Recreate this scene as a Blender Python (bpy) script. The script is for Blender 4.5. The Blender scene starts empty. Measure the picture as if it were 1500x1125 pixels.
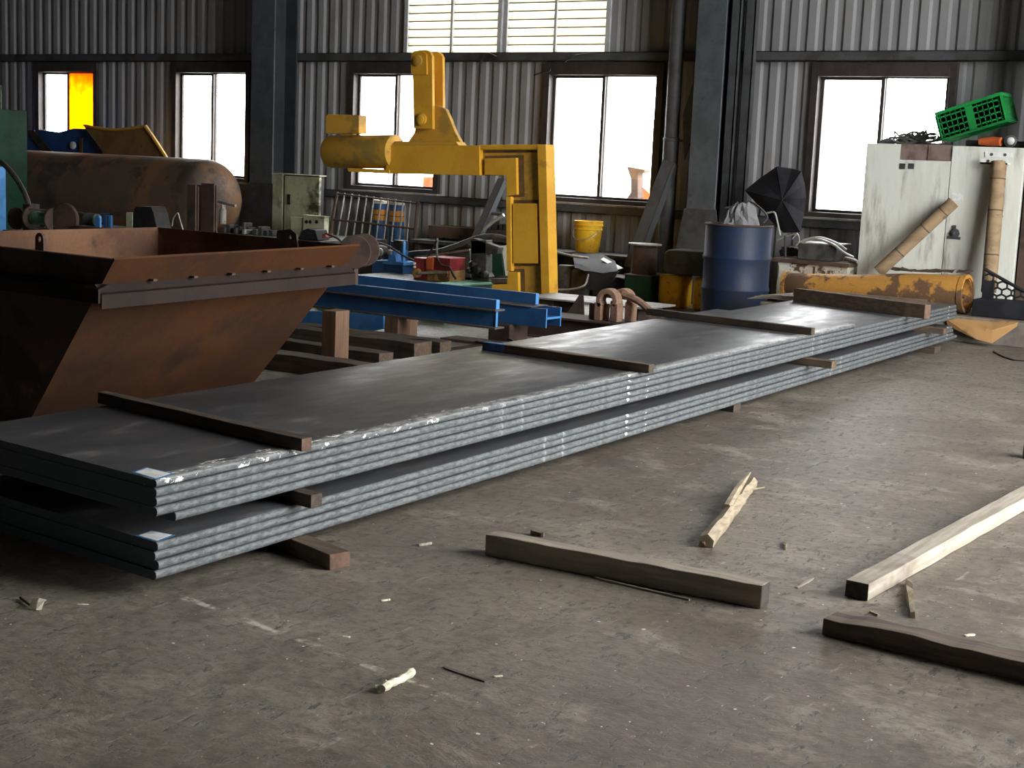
import bpy, bmesh, math, random
from mathutils import Vector, Matrix
random.seed(7)
C = bpy.context.scene.collection
ORG = {}
R = math.radians

# ------------------------------------------------------------------ camera
YAW, PITCH, ROLL, FPX, CAMZ = R(33.0), R(8.69), R(2.46), 2150.0, 1.4
_F = Vector((-math.sin(YAW) * math.cos(PITCH), math.cos(YAW) * math.cos(PITCH), -math.sin(PITCH)))
_r = _F.cross(Vector((0, 0, 1))).normalized()
_u = _r.cross(_F)
_R = math.cos(ROLL) * _r + math.sin(ROLL) * _u
_U = -math.sin(ROLL) * _r + math.cos(ROLL) * _u
CAM = Vector((0, 0, CAMZ))
cd = bpy.data.cameras.new('camera')
cd.sensor_width = 36.0
cd.lens = FPX * 36.0 / 1500.0
cd.clip_end = 300
cam = bpy.data.objects.new('camera', cd)
C.objects.link(cam)
m = Matrix.Identity(4)
for i in range(3):
    m[i][0], m[i][1], m[i][2], m[i][3] = _R[i], _U[i], -_F[i], CAM[i]
cam.matrix_world = m
bpy.context.scene.camera = cam

def ray(px, py):
    return _F + _R * ((px - 750.0) / FPX) - _U * ((py - 562.5) / FPX)
def fl(px, py, z=0.0):                    # point on the level z
    d = ray(px, py); return CAM + d * ((z - CAMZ) / d.z)
def oy(px, py, Y):                        # point on the upright plane y = Y
    d = ray(px, py); return CAM + d * (Y / d.y)
def ox(px, py, X):
    d = ray(px, py); return CAM + d * (X / d.x)

# ------------------------------------------------------------------ materials
def lin(c):
    return tuple(((v / 255.0) / 12.92 if v / 255.0 <= 0.04045 else ((v / 255.0 + 0.055) / 1.055) ** 2.4) for v in c) + (1.0,)

class NT:
    def __init__(s, name):
        s.m = bpy.data.materials.new(name); s.m.use_nodes = True
        s.t = s.m.node_tree; s.t.nodes.clear()
        s.out = s.n('ShaderNodeOutputMaterial')
        s.tc = s.n('ShaderNodeTexCoord')
    def n(s, k, **kw):
        x = s.t.nodes.new(k)
        for a, b in kw.items(): setattr(x, a, b)
        return x
    def l(s, a, b): s.t.links.new(a, b)
    def val(s, sock, v):
        if hasattr(v, 'links') or isinstance(v, bpy.types.NodeSocket): s.l(v, sock)
        else: sock.default_value = v
    def noise(s, scale, detail=5, rough=0.6, stretch=None, off=0.0, dist=0.0):
        mp = s.n('ShaderNodeMapping')
        if stretch: mp.inputs['Scale'].default_value = stretch
        mp.inputs['Location'].default_value = (off, off * 1.7, off * .6)
        s.l(s.tc.outputs['Object'], mp.inputs[0])
        x = s.n('ShaderNodeTexNoise')
        x.inputs['Scale'].default_value = scale; x.inputs['Detail'].default_value = detail
        x.inputs['Roughness'].default_value = rough; x.inputs['Distortion'].default_value = dist
        s.l(mp.outputs[0], x.inputs['Vector'])
        return x.outputs['Fac']
    def step(s, v, lo, hi):
        x = s.n('ShaderNodeMapRange', interpolation_type='SMOOTHSTEP')
        x.inputs['From Min'].default_value = lo; x.inputs['From Max'].default_value = hi
        s.l(v, x.inputs['Value']); return x.outputs['Result']
    def math(s, op, a, b=0.0, c=0.0):
        x = s.n('ShaderNodeMath', operation=op)
        for i, v in enumerate((a, b, c)): s.val(x.inputs[i], v)
        return x.outputs[0]
    def mix(s, f, a, b):
        x = s.n('ShaderNodeMix', data_type='RGBA')
        s.val(x.inputs['Factor'], f); s.val(x.inputs['A'], a); s.val(x.inputs['B'], b)
        return x.outputs['Result']
    def sep(s):
        x = s.n('ShaderNodeSeparateXYZ'); s.l(s.tc.outputs['Object'], x.inputs[0]); return x.outputs
    def bump(s, h, strength=0.3, dist=0.01):
        x = s.n('ShaderNodeBump'); x.inputs['Strength'].default_value = strength
        x.inputs['Distance'].default_value = dist; s.l(h, x.inputs['Height']); return x.outputs[0]
    def bsdf(s, col, rough, metal=0.0, normal=None, spec=0.5):
        b = s.n('ShaderNodeBsdfPrincipled')
        s.val(b.inputs['Base Color'], col); s.val(b.inputs['Roughness'], rough)
        b.inputs['Metallic'].default_value = metal
        b.inputs['Specular IOR Level'].default_value = spec
        if normal is not None: s.l(normal, b.inputs['Normal'])
        s.l(b.outputs[0], s.out.inputs[0]); return b

def worn(name, base, second, dirt=None, scale=3.0, lo=.45, hi=.6, rough=.6, metal=0.0, bump=.25, dscale=9.0, dlo=.58, dhi=.72, spec=.4, stretch=None, fine=0.12, off=0.0):
    """base colour with patches of a second colour, optional spots of dirt, fine mottling and grain"""
    t = NT(name)
    a = t.noise(scale, 6, .6, stretch, off)
    c = t.mix(t.step(a, lo, hi), lin(base), lin(second))
    if dirt:
        c = t.mix(t.step(t.noise(dscale, 6, .65, stretch, off + 5.3), dlo, dhi), c, lin(dirt))
    g = t.noise(60, 3, .7, None, off + 2)
    hv = t.n('ShaderNodeHueSaturation')
    t.l(t.math('MULTIPLY_ADD', g, fine * 4, 1 - fine * 2), hv.inputs['Value']); t.l(c, hv.inputs['Color'])
    r = t.math('MULTIPLY_ADD', a, .25, rough - .12)
    t.bsdf(hv.outputs[0], r, metal, t.bump(g, bump, .004), spec)
    return t.m

M = {}
M['steel_dark'] = worn('dark painted steel', (74, 76, 78), (58, 57, 58), (86, 76, 68), scale=2.5, rough=.6)
M['steel_blue'] = worn('blue grey painted steel', (80, 87, 92), (68, 74, 79), (62, 56, 52), scale=2.0, rough=.55)
M['brown_frame'] = worn('brown window metal', (62, 56, 54), (50, 45, 44), None, scale=3, rough=.5)
M['rust'] = worn('rusted steel', (116, 86, 66), (88, 64, 50), (70, 56, 48), scale=1.6, rough=.85, dscale=4, spec=.2)
M['rust_orange'] = worn('orange rusted plate', (80, 49, 26), (62, 40, 25), (48, 36, 29), scale=1.1, lo=.4, hi=.7, rough=.85, dscale=2.5, dlo=.5, dhi=.75, spec=.2)
M['rust_stiff'] = worn('dark primed angle', (40, 31, 27), (34, 28, 25), (48, 37, 29), scale=3, rough=.8, spec=.25)
M['steel_shade'] = worn('blue grey paint in shade', (56, 63, 68), (48, 53, 57), (52, 47, 44), scale=2, rough=.6)  # column paint darkened: the shade of the recess is put into its colour
M['rust_dark'] = worn('dark rusty steel', (84, 68, 60), (64, 54, 50), (104, 76, 56), scale=3, rough=.8, spec=.25)
M['rust_tank'] = worn('rusty tank steel', (84, 71, 60), (110, 80, 53), (62, 52, 46), scale=1.7, lo=.47, hi=.56, rough=.6, dscale=2.6, dlo=.5, dhi=.62)
M['yellow'] = worn('yellow machine paint', (222, 168, 52), (212, 156, 46), (186, 138, 52), scale=2.5, rough=.5, dscale=5, dlo=.6, dhi=.75, fine=.05, bump=.15)
M['yellow_dirty'] = worn('dirty yellow paint', (204, 156, 56), (168, 134, 64), (112, 98, 70), scale=3.5, lo=.48, hi=.6, rough=.6, dscale=6, fine=.05)
M['yellow_plastic'] = worn('yellow plastic', (224, 178, 36), (196, 148, 34), (120, 92, 40), scale=6, rough=.5, dscale=9, dlo=.6, dhi=.7, fine=.04)
M['yellow_rust'] = worn('flaking yellow paint on rust', (188, 136, 64), (108, 82, 58), (92, 64, 54), scale=3.6, lo=.50, hi=.56, rough=.7, dscale=6, dlo=.6, dhi=.66)
M['blue'] = worn('blue paint', (50, 98, 150), (44, 86, 134), (62, 68, 78), scale=3, rough=.5, dscale=7, dlo=.62, dhi=.74, fine=.05)
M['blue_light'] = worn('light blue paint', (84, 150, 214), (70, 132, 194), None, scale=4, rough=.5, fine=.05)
M['blue_drum'] = worn('blue drum paint', (24, 39, 68), (34, 42, 57), (48, 51, 57), scale=2.2, rough=.55, dscale=6, dlo=.58, dhi=.75, fine=.05)
M['blue_top'] = worn('dusty grown steel top', (92, 84, 80), (74, 68, 66), None, scale=5, rough=.7)
M['green_dark'] = worn('dark green machine paint', (26, 58, 42), (24, 48, 36), (27, 36, 31), scale=2.5, rough=.7, spec=.2)
M['green_grey'] = worn('grey green steel', (84, 94, 88), (66, 74, 70), (52, 54, 52), scale=3, rough=.6)
M['mint'] = worn('mint green paint', (104, 166, 140), (88, 144, 122), (90, 100, 92), scale=3, rough=.55)
M['crate_green'] = worn('green plastic', (28, 138, 66), (24, 120, 58), None, scale=5, rough=.45, fine=.05)
M['white_cab'] = worn('off white cabinet paint', (222, 226, 218), (204, 206, 196), (132, 128, 118), scale=2.2, lo=.45, hi=.75, rough=.5, dscale=2.4, dlo=.5, dhi=.74, stretch=(2.6, 2.6, .45), fine=.03, bump=.05)
M['cream_cab'] = worn('sooty cream paint', (196, 200, 168), (168, 172, 142), (60, 61, 50), scale=3, rough=.55, dscale=2.6, dlo=.5, dhi=.66, fine=.04)
M['white_peel'] = worn('peeling white paint', (206, 204, 192), (186, 180, 164), (92, 66, 50), scale=4, rough=.6, dscale=6, dlo=.53, dhi=.57, fine=.04)
M['white'] = worn('white paper', (232, 234, 232), (214, 216, 214), None, scale=20, rough=.6, fine=.02)
M['label_blue'] = worn('blue label border', (70, 130, 176), (60, 116, 160), None, scale=20, rough=.6, fine=.02)
M['black'] = worn('black sheet', (30, 31, 36), (40, 41, 46), None, scale=4, rough=.7, fine=.05, spec=.25)
M['black_rubber'] = worn('black rubber', (34, 34, 35), (50, 48, 46), None, scale=8, rough=.6)
M['grey_sheet'] = worn('grey plastic sheet', (128, 128, 130), (104, 104, 106), None, scale=5, rough=.35, fine=.05)
M['grey_plate'] = worn('pale grey plate', (150, 146, 142), (128, 124, 120), (96, 88, 82), scale=3, rough=.6)
M['junk'] = worn('greasy machine grey', (78, 78, 76), (54, 53, 52), (100, 84, 70), scale=6, rough=.6)
M['galv'] = worn('bare galvanised bar', (168, 168, 164), (142, 140, 136), (110, 96, 84), scale=8, rough=.45, metal=.3)
M['concrete'] = worn('dirty concrete', (124, 118, 110), (104, 98, 92), (82, 76, 70), scale=3, rough=.85, bump=.5)
M['dark_block'] = worn('dark stone block', (86, 88, 86), (68, 70, 68), None, scale=4, rough=.85, bump=.5)
M['card'] = worn('brown cardboard', (176, 136, 88), (160, 120, 76), (120, 92, 64), scale=3, rough=.8, fine=.04)
M['card_tube'] = worn('cardboard tube', (158, 136, 106), (140, 118, 92), (104, 86, 68), scale=4, rough=.8, stretch=(1, 1, 2), fine=.04)
M['card_grey'] = worn('dusty folded sheet', (140, 132, 118), (114, 106, 94), None, scale=4, rough=.8)
M['red'] = worn('red machine paint', (140, 46, 50), (116, 42, 46), (80, 44, 44), scale=6, rough=.5)
M['orange'] = worn('orange plastic', (196, 98, 50), (170, 84, 44), None, scale=6, rough=.5)
M['orange_band'] = worn('orange band', (214, 146, 56), (196, 130, 48), None, scale=6, rough=.5)
M['cream'] = worn('cream plastic', (220, 216, 196), (200, 196, 176), None, scale=6, rough=.5)
M['coil_green'] = worn('green wound wire', (120, 176, 144), (90, 146, 116), None, scale=12, rough=.5)
M['tan'] = worn('tan wood block', (176, 136, 80), (150, 112, 66), None, scale=8, rough=.7)
M['paper_scrap'] = worn('torn cream paper', (226, 222, 200), (206, 200, 178), None, scale=14, rough=.8, fine=.04)
M['gauge'] = worn('dial face', (200, 204, 204), (180, 184, 184), None, scale=10, rough=.4)

def wood(name, base, second, dark, axis=0, rough=.8):
    t = NT(name)
    st = [14.0, 14.0, 14.0]; st[axis] = .9
    a = t.noise(3.0, 7, .62, tuple(st))
    c = t.mix(t.step(a, .36, .62), lin(base), lin(second))
    c = t.mix(t.step(t.noise(2.2, 5, .6, None, 3.0), .55, .75), c, lin(dark))
    t.bsdf(c, rough, 0.0, t.bump(a, .45, .004), .25)
    return t.m
M['wood_dark'] = wood('dark dunnage timber', (86, 75, 66), (68, 60, 54), (54, 49, 45))
M['wood_brown'] = wood('brown timber', (108, 92, 76), (86, 74, 64), (64, 57, 51))
M['wood_post'] = wood('tan timber post', (124, 98, 78), (104, 82, 66), (74, 60, 50), axis=2)
M['wood_grey'] = wood('weathered grey timber', (162, 152, 136), (138, 130, 120), (112, 104, 100))
M['wood_pale'] = wood('pale sawn timber', (176, 169, 156), (152, 144, 130), (116, 105, 94), axis=1)
M['wood_split'] = wood('splintered pale timber', (164, 152, 130), (134, 122, 104), (94, 84, 72), axis=1)
M['wood_burnt'] = wood('scorched timber', (112, 100, 88), (84, 78, 74), (58, 56, 58))
M['wood_end'] = worn('dark sawn timber end', (62, 58, 54), (48, 45, 43), None, scale=14, rough=.9)
M['wood_endlight'] = worn('light sawn timber end', (112, 88, 72), (92, 74, 62), None, scale=14, rough=.9)
M['wood_blue'] = worn('blue paint on timber', (70, 112, 160), (60, 92, 130), (92, 80, 72), scale=14, rough=.8)

# steel plates: mill scale top with pale scuffs and chalk, brighter sawn edge
def plate_mat(name, chalk_y, edgewear):
    t = NT(name)
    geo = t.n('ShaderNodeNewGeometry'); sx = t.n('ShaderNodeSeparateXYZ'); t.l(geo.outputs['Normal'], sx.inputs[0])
    P = t.sep()
    n1 = t.noise(1.3, 5, .6, (2.2, .7, 1)); n2 = t.noise(5, 6, .65, (2, .6, 1), 2.0)
    top = t.mix(t.step(n1, .35, .7), lin((50, 51, 54)), lin((66, 65, 65)))
    top = t.mix(t.step(n2, .56, .74), top, lin((92, 91, 90)))
    side = t.mix(t.step(t.noise(55, 4, .75, (1, .5, 1.6), 4.0), .36, .64), lin((74, 79, 83)), lin((110, 114, 116)))
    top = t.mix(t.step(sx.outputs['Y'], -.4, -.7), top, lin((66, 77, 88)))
    col = t.mix(t.step(sx.outputs['X'], .25, .6), top, side)
    # chalk ticks drawn down the long edge
    ym = None
    for y in chalk_y:
        w = t.step(t.math('ABSOLUTE', t.math('SUBTRACT', P['Y'], y)), .012, .004)
        ym = w if ym is None else t.math('MAXIMUM', ym, w)
    cm = t.math('MULTIPLY', t.math('MULTIPLY', ym, t.step(sx.outputs['X'], .3, .6)), t.step(t.noise(40, 3, .6, None, 8.0), .35, .6))
    col = t.mix(t.math('MULTIPLY', cm, .45), col, lin((190, 196, 198)))
    # handling flakes on the side
    fm = t.math('MULTIPLY', t.step(t.noise(26, 2, .5, (1, .55, 1.4), 9.0), .735, .755), t.step(sx.outputs['X'], .3, .6))
    col = t.mix(fm, col, lin((226, 228, 226)))
    if edgewear:
        # scraped bare strip with white flakes along the long near edge (x just below 0 in the sheet's own frame)
        ex = t.math('ADD', P['X'], t.math('MULTIPLY', P['Y'], .0322))
        strip = t.math('MULTIPLY', t.step(ex, -.075, -.03), t.step(sx.outputs['Z'], .3, .8))
        wy = t.math('MULTIPLY', strip, t.step(t.noise(9, 6, .75, (3, 1.2, 1), 12.0), .38, .56))
        col = t.mix(t.math('MULTIPLY', wy, .55), col, lin((176, 178, 174)))
        wf = t.math('MULTIPLY', t.step(ex, -.10, -.05), t.step(t.noise(20, 5, .7, (1.6, .7, 1), 3.0), .57, .61))
        wf = t.math('MULTIPLY', wf, t.step(P['Y'], 2.6, .7))
        col = t.mix(wf, col, lin((236, 236, 232)))
    r = t.math('MAXIMUM', t.math('MULTIPLY_ADD', n2, .55, .16), t.math('MULTIPLY', t.step(sx.outputs['X'], .25, .6), .68))
    t.bsdf(col, r, .1, t.bump(t.noise(40, 4, .7, (1, .5, 1), 1.0), .12, .004), .4)
    return t.m

def corrugated_mat():
    t = NT('grey corrugated sheet')
    P = t.sep()
    n = t.noise(1.2, 4, .6, (1, 1, .35)); 
    c = t.mix(t.step(n, .35, .7), lin((142, 143, 146)), lin((124, 124, 128)))
    c = t.mix(t.step(t.noise(2.2, 5, .6, (2.5, 2.5, .3), 4.0), .58, .75), c, lin((116, 108, 102)))
    t.bsdf(c, .65, .0, t.bump(n, .1, .01), .3)
    return t.m
M['wall'] = corrugated_mat()
M['wall_plain'] = worn('grey wall sheet', (118, 116, 116), (98, 96, 96), None, scale=1, rough=.6)
M['ceiling'] = worn('grey roof sheet', (112, 112, 114), (98, 98, 100), None, scale=1, rough=.6)

def floor_mat():
    t = NT('worn concrete floor')
    P = t.sep()
    big = t.noise(.55, 5, .6, None, 1.0); med = t.noise(2.6, 7, .68, (1, 1.5, 1), 3.0, .3); fine = t.noise(26, 6, .72, None, 7.0)
    c = t.mix(t.step(big, .35, .66), lin((104, 96, 86)), lin((128, 121, 110)))
    c = t.mix(t.math('MULTIPLY', t.step(med, .50, .66), .75), c, lin((150, 143, 131)))
    c = t.mix(t.math('MULTIPLY', t.step(t.noise(1.9, 7, .7, (1.7, 1, 1), 11.0), .52, .70), .7), c, lin((82, 75, 67)))
    c = t.mix(t.math('MULTIPLY', t.step(fine, .42, .68), .6), c, lin((74, 68, 60)))
    # scuffs in streaks and pits
    sc = t.step(t.noise(7, 8, .75, (2.6, .55, 1), 15.0, .2), .60, .68)
    c = t.mix(t.math('MULTIPLY', sc, .7), c, lin((166, 160, 148)))
    pit = t.step(t.noise(17, 6, .75, (1.9, .7, 1), 21.0), .575, .63)
    c = t.mix(t.math('MULTIPLY', pit, .7), c, lin((50, 46, 42)))
    spk = t.step(t.noise(42, 2, .5, None, 31.0), .745, .76)
    c = t.mix(spk, c, lin((222, 218, 206)))
    # worn chalk line running across the floor
    a, b = fl(250, 868), fl(640, 1012)
    dx, dy = (b - a).x, (b - a).y; L = math.hypot(dx, dy)
    u = t.math('DIVIDE', t.math('ADD', t.math('MULTIPLY', t.math('SUBTRACT', P['X'], a.x), dx), t.math('MULTIPLY', t.math('SUBTRACT', P['Y'], a.y), dy)), L)
    v = t.math('ABSOLUTE', t.math('DIVIDE', t.math('SUBTRACT', t.math('MULTIPLY', t.math('SUBTRACT', P['X'], a.x), dy), t.math('MULTIPLY', t.math('SUBTRACT', P['Y'], a.y), dx)), L))
    wob = t.math('ADD', v, t.math('MULTIPLY', t.math('SUBTRACT', t.noise(6, 3, .6, None, 2.0), .5), .05))
    ln = t.math('MULTIPLY', t.step(t.math('ABSOLUTE', wob), .022, .006), t.step(t.noise(9, 5, .7, None, 17.0), .47, .60))
    ln = t.math('MULTIPLY', ln, t.math('MULTIPLY', t.step(u, -.05, .1), t.step(u, L + .2, L)))
    c = t.mix(t.math('MULTIPLY', ln, .7), c, lin((214, 208, 194)))
    r = t.math('MULTIPLY_ADD', med, .35, .34)
    h = t.math('ADD', t.math('MULTIPLY', fine, .28), t.math('SUBTRACT', med, t.math('MULTIPLY', pit, .7)))
    t.bsdf(c, r, 0.0, t.bump(h, .7, .016), .5)
    return t.m
M['vent_frame'] = worn('pale grey vent frame', (186, 190, 194), (166, 170, 174), None, scale=4, rough=.5)
M['slat_lip'] = worn('dull slat lip', (120, 116, 100), (104, 100, 88), None, scale=6, rough=.6)
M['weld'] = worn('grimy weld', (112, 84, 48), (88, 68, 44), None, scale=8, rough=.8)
M['floor'] = floor_mat()
M['yard'] = worn('pale yard concrete', (214, 212, 206), (196, 194, 188), None, scale=.3, rough=.9)

def glass_mat(name, tint=(1, 1, 1, 1), gloss=.06):
    t = NT(name)
    a = t.n('ShaderNodeBsdfTransparent'); a.inputs[0].default_value = tint
    b = t.n('ShaderNodeBsdfGlossy'); b.inputs['Roughness'].default_value = .03
    x = t.n('ShaderNodeMixShader'); x.inputs[0].default_value = gloss
    t.l(a.outputs[0], x.inputs[1]); t.l(b.outputs[0], x.inputs[2]); t.l(x.outputs[0], t.out.inputs[0])
    return t.m
M['glass'] = glass_mat('window glass', (.96, .97, .98, 1))
def film_mat(name, col, blotch=None, trans=.75):
    t = NT(name)
    c = lin(col)
    if blotch: c = t.mix(t.step(t.math('MULTIPLY_ADD', t.noise(5, 4, .6), .9, t.sep()['Z']), 1.45, 1.85), lin(col), lin(blotch))
    a = t.n('ShaderNodeBsdfTranslucent'); b = t.n('ShaderNodeBsdfDiffuse')
    t.val(a.inputs[0], c); t.val(b.inputs[0], c)
    x = t.n('ShaderNodeMixShader'); x.inputs[0].default_value = 1 - trans
    t.l(a.outputs[0], x.inputs[1]); t.l(b.outputs[0], x.inputs[2]); t.l(x.outputs[0], t.out.inputs[0])
    return t.m
M['yellow_pane'] = film_mat('yellow sheeting', (250, 186, 18), (238, 128, 24), .75)
M['louvre'] = film_mat('translucent louvre', (226, 222, 208), None, .56)
M['poly_film'] = film_mat('clear crumpled film', (150, 150, 152), None, .3)

# ------------------------------------------------------------------ mesh builder
class MB:
    def __init__(s): s.v = []; s.f = []; s.mi = []
    def add(s, vs, fs, mi=0):
        o = len(s.v); s.v += [Vector(p) for p in vs]
        s.f += [tuple(i + o for i in f) for f in fs]; s.mi += [mi] * len(fs); return s
    def box(s, x0, x1, y0, y1, z0, z1, mi=0, T=None):
        vs = [Vector((x, y, z)) for z in (z0, z1) for y in (y0, y1) for x in (x0, x1)]
        if T is not None: vs = [T @ p for p in vs]
        return s.add(vs, [(0, 2, 3, 1), (4, 5, 7, 6), (0, 1, 5, 4), (2, 6, 7, 3), (0, 4, 6, 2), (1, 3, 7, 5)], mi)
    def prism(s, poly, vec, mi=0):
        n = len(poly); vec = Vector(vec); a = [Vector(p) for p in poly]
        fs = [tuple(range(n)), tuple(range(2 * n - 1, n - 1, -1))]
        fs += [(i, i + n, (i + 1) % n + n, (i + 1) % n) for i in range(n)]
        return s.add(a + [p + vec for p in a], fs, mi)
    def tube(s, pts, r, n=10, mi=0, caps=True):
        pts = [Vector(p) for p in pts]; rs = r if isinstance(r, (list, tuple)) else [r] * len(pts)
        vs = []; up = None
        for i, p in enumerate(pts):
            d = (pts[min(i + 1, len(pts) - 1)] - pts[max(i - 1, 0)]).normalized()
            if up is None:
                up = Vector((0, 0, 1)) if abs(d.z) < .9 else Vector((1, 0, 0))
            sd = d.cross(up).normalized(); up = sd.cross(d).normalized()
            for k in range(n):
                a = 2 * math.pi * k / n; vs.append(p + (sd * math.cos(a) + up * math.sin(a)) * rs[i])
        fs = [(i * n + k, i * n + (k + 1) % n, (i + 1) * n + (k + 1) % n, (i + 1) * n + k) for i in range(len(pts) - 1) for k in range(n)]
        if caps: fs += [tuple(range(n - 1, -1, -1)), tuple((len(pts) - 1) * n + k for k in range(n))]
        return s.add(vs, fs, mi)
    def lathe(s, prof, base, axis=(0, 0, 1), n=28, mi=0, closed=False):
        """prof: (radius, distance along axis)"""
        ax = Vector(axis).normalized(); t = Vector((0, 0, 1)) if abs(ax.z) < .9 else Vector((1, 0, 0))
        a = ax.cross(t).normalized(); b = ax.cross(a); base = Vector(base)
        vs = [base + ax * h + (a * math.cos(2 * math.pi * k / n) + b * math.sin(2 * math.pi * k / n)) * max(r, 1e-4) for r, h in prof for k in range(n)]
        m_ = len(prof); rng = m_ if closed else m_ - 1
        fs = [(i * n + k, i * n + (k + 1) % n, ((i + 1) % m_) * n + (k + 1) % n, ((i + 1) % m_) * n + k) for i in range(rng) for k in range(n)]
        if not closed:
            fs += [tuple(range(n - 1, -1, -1)), tuple((m_ - 1) * n + k for k in range(n))]
        return s.add(vs, fs, mi)
    def sheet(s, grid, th, mi=0):
        """a grid of points given thickness along its own normals"""
        nu, nv = len(grid), len(grid[0]); g = [[Vector(p) for p in row] for row in grid]
        nr = []
        for i in range(nu):
            row = []
            for j in range(nv):
                du = g[min(i + 1, nu - 1)][j] - g[max(i - 1, 0)][j]; dv = g[i][min(j + 1, nv - 1)] - g[i][max(j - 1, 0)]
                q = du.cross(dv); row.append(q.normalized() if q.length > 1e-9 else Vector((0, 0, 1)))
            nr.append(row)
        vs = [g[i][j] + nr[i][j] * th / 2 for i in range(nu) for j in range(nv)] + [g[i][j] - nr[i][j] * th / 2 for i in range(nu) for j in range(nv)]
        N = nu * nv; fs = []
        for i in range(nu - 1):
            for j in range(nv - 1):
                a, b, c, d = i * nv + j, i * nv + j + 1, (i + 1) * nv + j + 1, (i + 1) * nv + j
                fs += [(a, d, c, b), (a + N, b + N, c + N, d + N)]
        for i in range(nu - 1):
            for j in (0, nv - 1):
                a, d = i * nv + j, (i + 1) * nv + j
                fs.append((a, a + N, d + N, d) if j == 0 else (a, d, d + N, a + N))
        for j in range(nv - 1):
            for i in (0, nu - 1):
                a, b = i * nv + j, i * nv + j + 1
                fs.append((a, b, b + N, a + N) if i == 0 else (a, a + N, b + N, b))
        return s.add(vs, fs, mi)
    def xf(s, T): s.v = [T @ p for p in s.v]; return s
    def build(s, name, mat, parent=None, bevel=0.0, smooth=None, origin=None):
        if parent is not None: o0 = ORG[parent.name]
        elif origin is not None: o0 = origin
        else:
            xs = [p.x for p in s.v]; ys = [p.y for p in s.v]; zs = [p.z for p in s.v]
            o0 = ((min(xs) + max(xs)) / 2, (min(ys) + max(ys)) / 2, min(zs))
        o0v = Vector(o0)
        me = bpy.data.meshes.new(name)
        me.from_pydata([tuple(p - o0v) for p in s.v], [], s.f)
        for mm in (mat if isinstance(mat, (list, tuple)) else [mat]): me.materials.append(M[mm] if isinstance(mm, str) else mm)
        me.polygons.foreach_set('material_index', s.mi)
        bm = bmesh.new(); bm.from_mesh(me); bmesh.ops.recalc_face_normals(bm, faces=bm.faces); bm.to_mesh(me); bm.free()
        if smooth:
            me.polygons.foreach_set('use_smooth', [True] * len(me.polygons)); me.set_sharp_from_angle(angle=R(smooth))
        o = bpy.data.objects.new(name, me); C.objects.link(o)
        if parent is not None:
            o.parent = parent
        else:
            o.location = o0v
        ORG[o.name] = tuple(o0v)
        if bevel:
            b = o.modifiers.new('bevel', 'BEVEL'); b.width = bevel; b.segments = 2; b.limit_method = 'ANGLE'; b.angle_limit = R(40)
        return o

def tag(o, label, cat, group=None, kind=None):
    o['label'] = label; o['category'] = cat
    if group: o['group'] = group
    if kind: o['kind'] = kind
    return o
def thing(name, label, cat, loc, group=None):
    o = bpy.data.objects.new(name, None); o.empty_display_size = .1; C.objects.link(o)
    o.location = loc; ORG[o.name] = tuple(loc)
    return tag(o, label, cat, group)
def struct(o):
    o['kind'] = 'structure'; return o
def pxz(pts, Y):
    return [oy(a, b, Y) for a, b in pts]
def bpx(mb, x0, y0, x1, y1, Y, depth, z0=None, mi=0):
    """box whose front face on the plane y=Y spans the given picture edges; z0 overrides the foot"""
    xm, ym = (x0 + x1) / 2, (y0 + y1) / 2
    X0, X1 = oy(x0, ym, Y).x, oy(x1, ym, Y).x
    Z1 = oy(xm, y0, Y).z; Z0 = oy(xm, y1, Y).z if z0 is None else z0
    return mb.box(X0, X1, Y, Y + depth, Z0, Z1, mi)
def bezier(p, n=16):
    p = [Vector(q) for q in p]; out = []
    m_ = len(p) - 1
    for i in range(n + 1):
        t = i / n; q = [x.copy() for x in p]
        for k in range(m_):
            q = [q[j] * (1 - t) + q[j + 1] * t for j in range(len(q) - 1)]
        out.append(q[0])
    return out
def spline(pts, n=6):
    """Catmull-Rom through the points"""
    p = [Vector(q) for q in pts]; p = [p[0] * 2 - p[1]] + p + [p[-1] * 2 - p[-2]]; out = []
    for i in range(1, len(p) - 2):
        for k in range(n):
            t = k / n
            out.append(.5 * ((2 * p[i]) + (p[i + 1] - p[i - 1]) * t + (2 * p[i - 1] - 5 * p[i] + 4 * p[i + 1] - p[i + 2]) * t * t + (3 * p[i] - p[i - 1] - 3 * p[i + 1] + p[i + 2]) * t ** 3))
    out.append(p[-2]); return out

def timber_mb(p0, p1, w, h, z0=None, seg=14, jit=.0016, bend=0.0, twist=0.0, endmi=None, paint=None, taper=None):
    """a sawn length from p0 to p1 (points on the centre of its underside)"""
    p0, p1 = Vector(p0), Vector(p1); d = (p1 - p0); L = d.length; d.normalize()
    side = Vector((d.y, -d.x, 0)).normalized(); up = side.cross(d).normalized()
    if up.z < 0: up = -up
    mb = MB(); vs = []; rnd = random.Random(int(abs(p0.x * 1000 + p1.y * 977)))
    for i in range(seg + 1):
        t = i / seg; c = p0 + d * (L * t) + side * (bend * math.sin(math.pi * t))
        ww, hh = (w, h) if taper is None else (w * taper(t)[0], h * taper(t)[1])
        for a, b in ((-.5, 0), (.5, 0), (.5, 1), (-.5, 1)):
            j = lambda: rnd.uniform(-jit, jit)
            vs.append(c + side * (a * ww + j()) + up * (b * hh + (j() if b else abs(j()) * .5)))
    fs = []; mi = []
    for i in range(seg):
        for k in range(4):
            fs.append((i * 4 + k, i * 4 + (k + 1) % 4, (i + 1) * 4 + (k + 1) % 4, (i + 1) * 4 + k))
            mi.append(2 if paint and paint[0] <= (i + .5) / seg <= paint[1] else 0)
    mb.add(vs, fs); mb.mi = mi
    e = 1 if endmi else 0
    mb.f += [(3, 2, 1, 0), (seg * 4, seg * 4 + 1, seg * 4 + 2, seg * 4 + 3)]; mb.mi += [e, e]
    return mb
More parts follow.
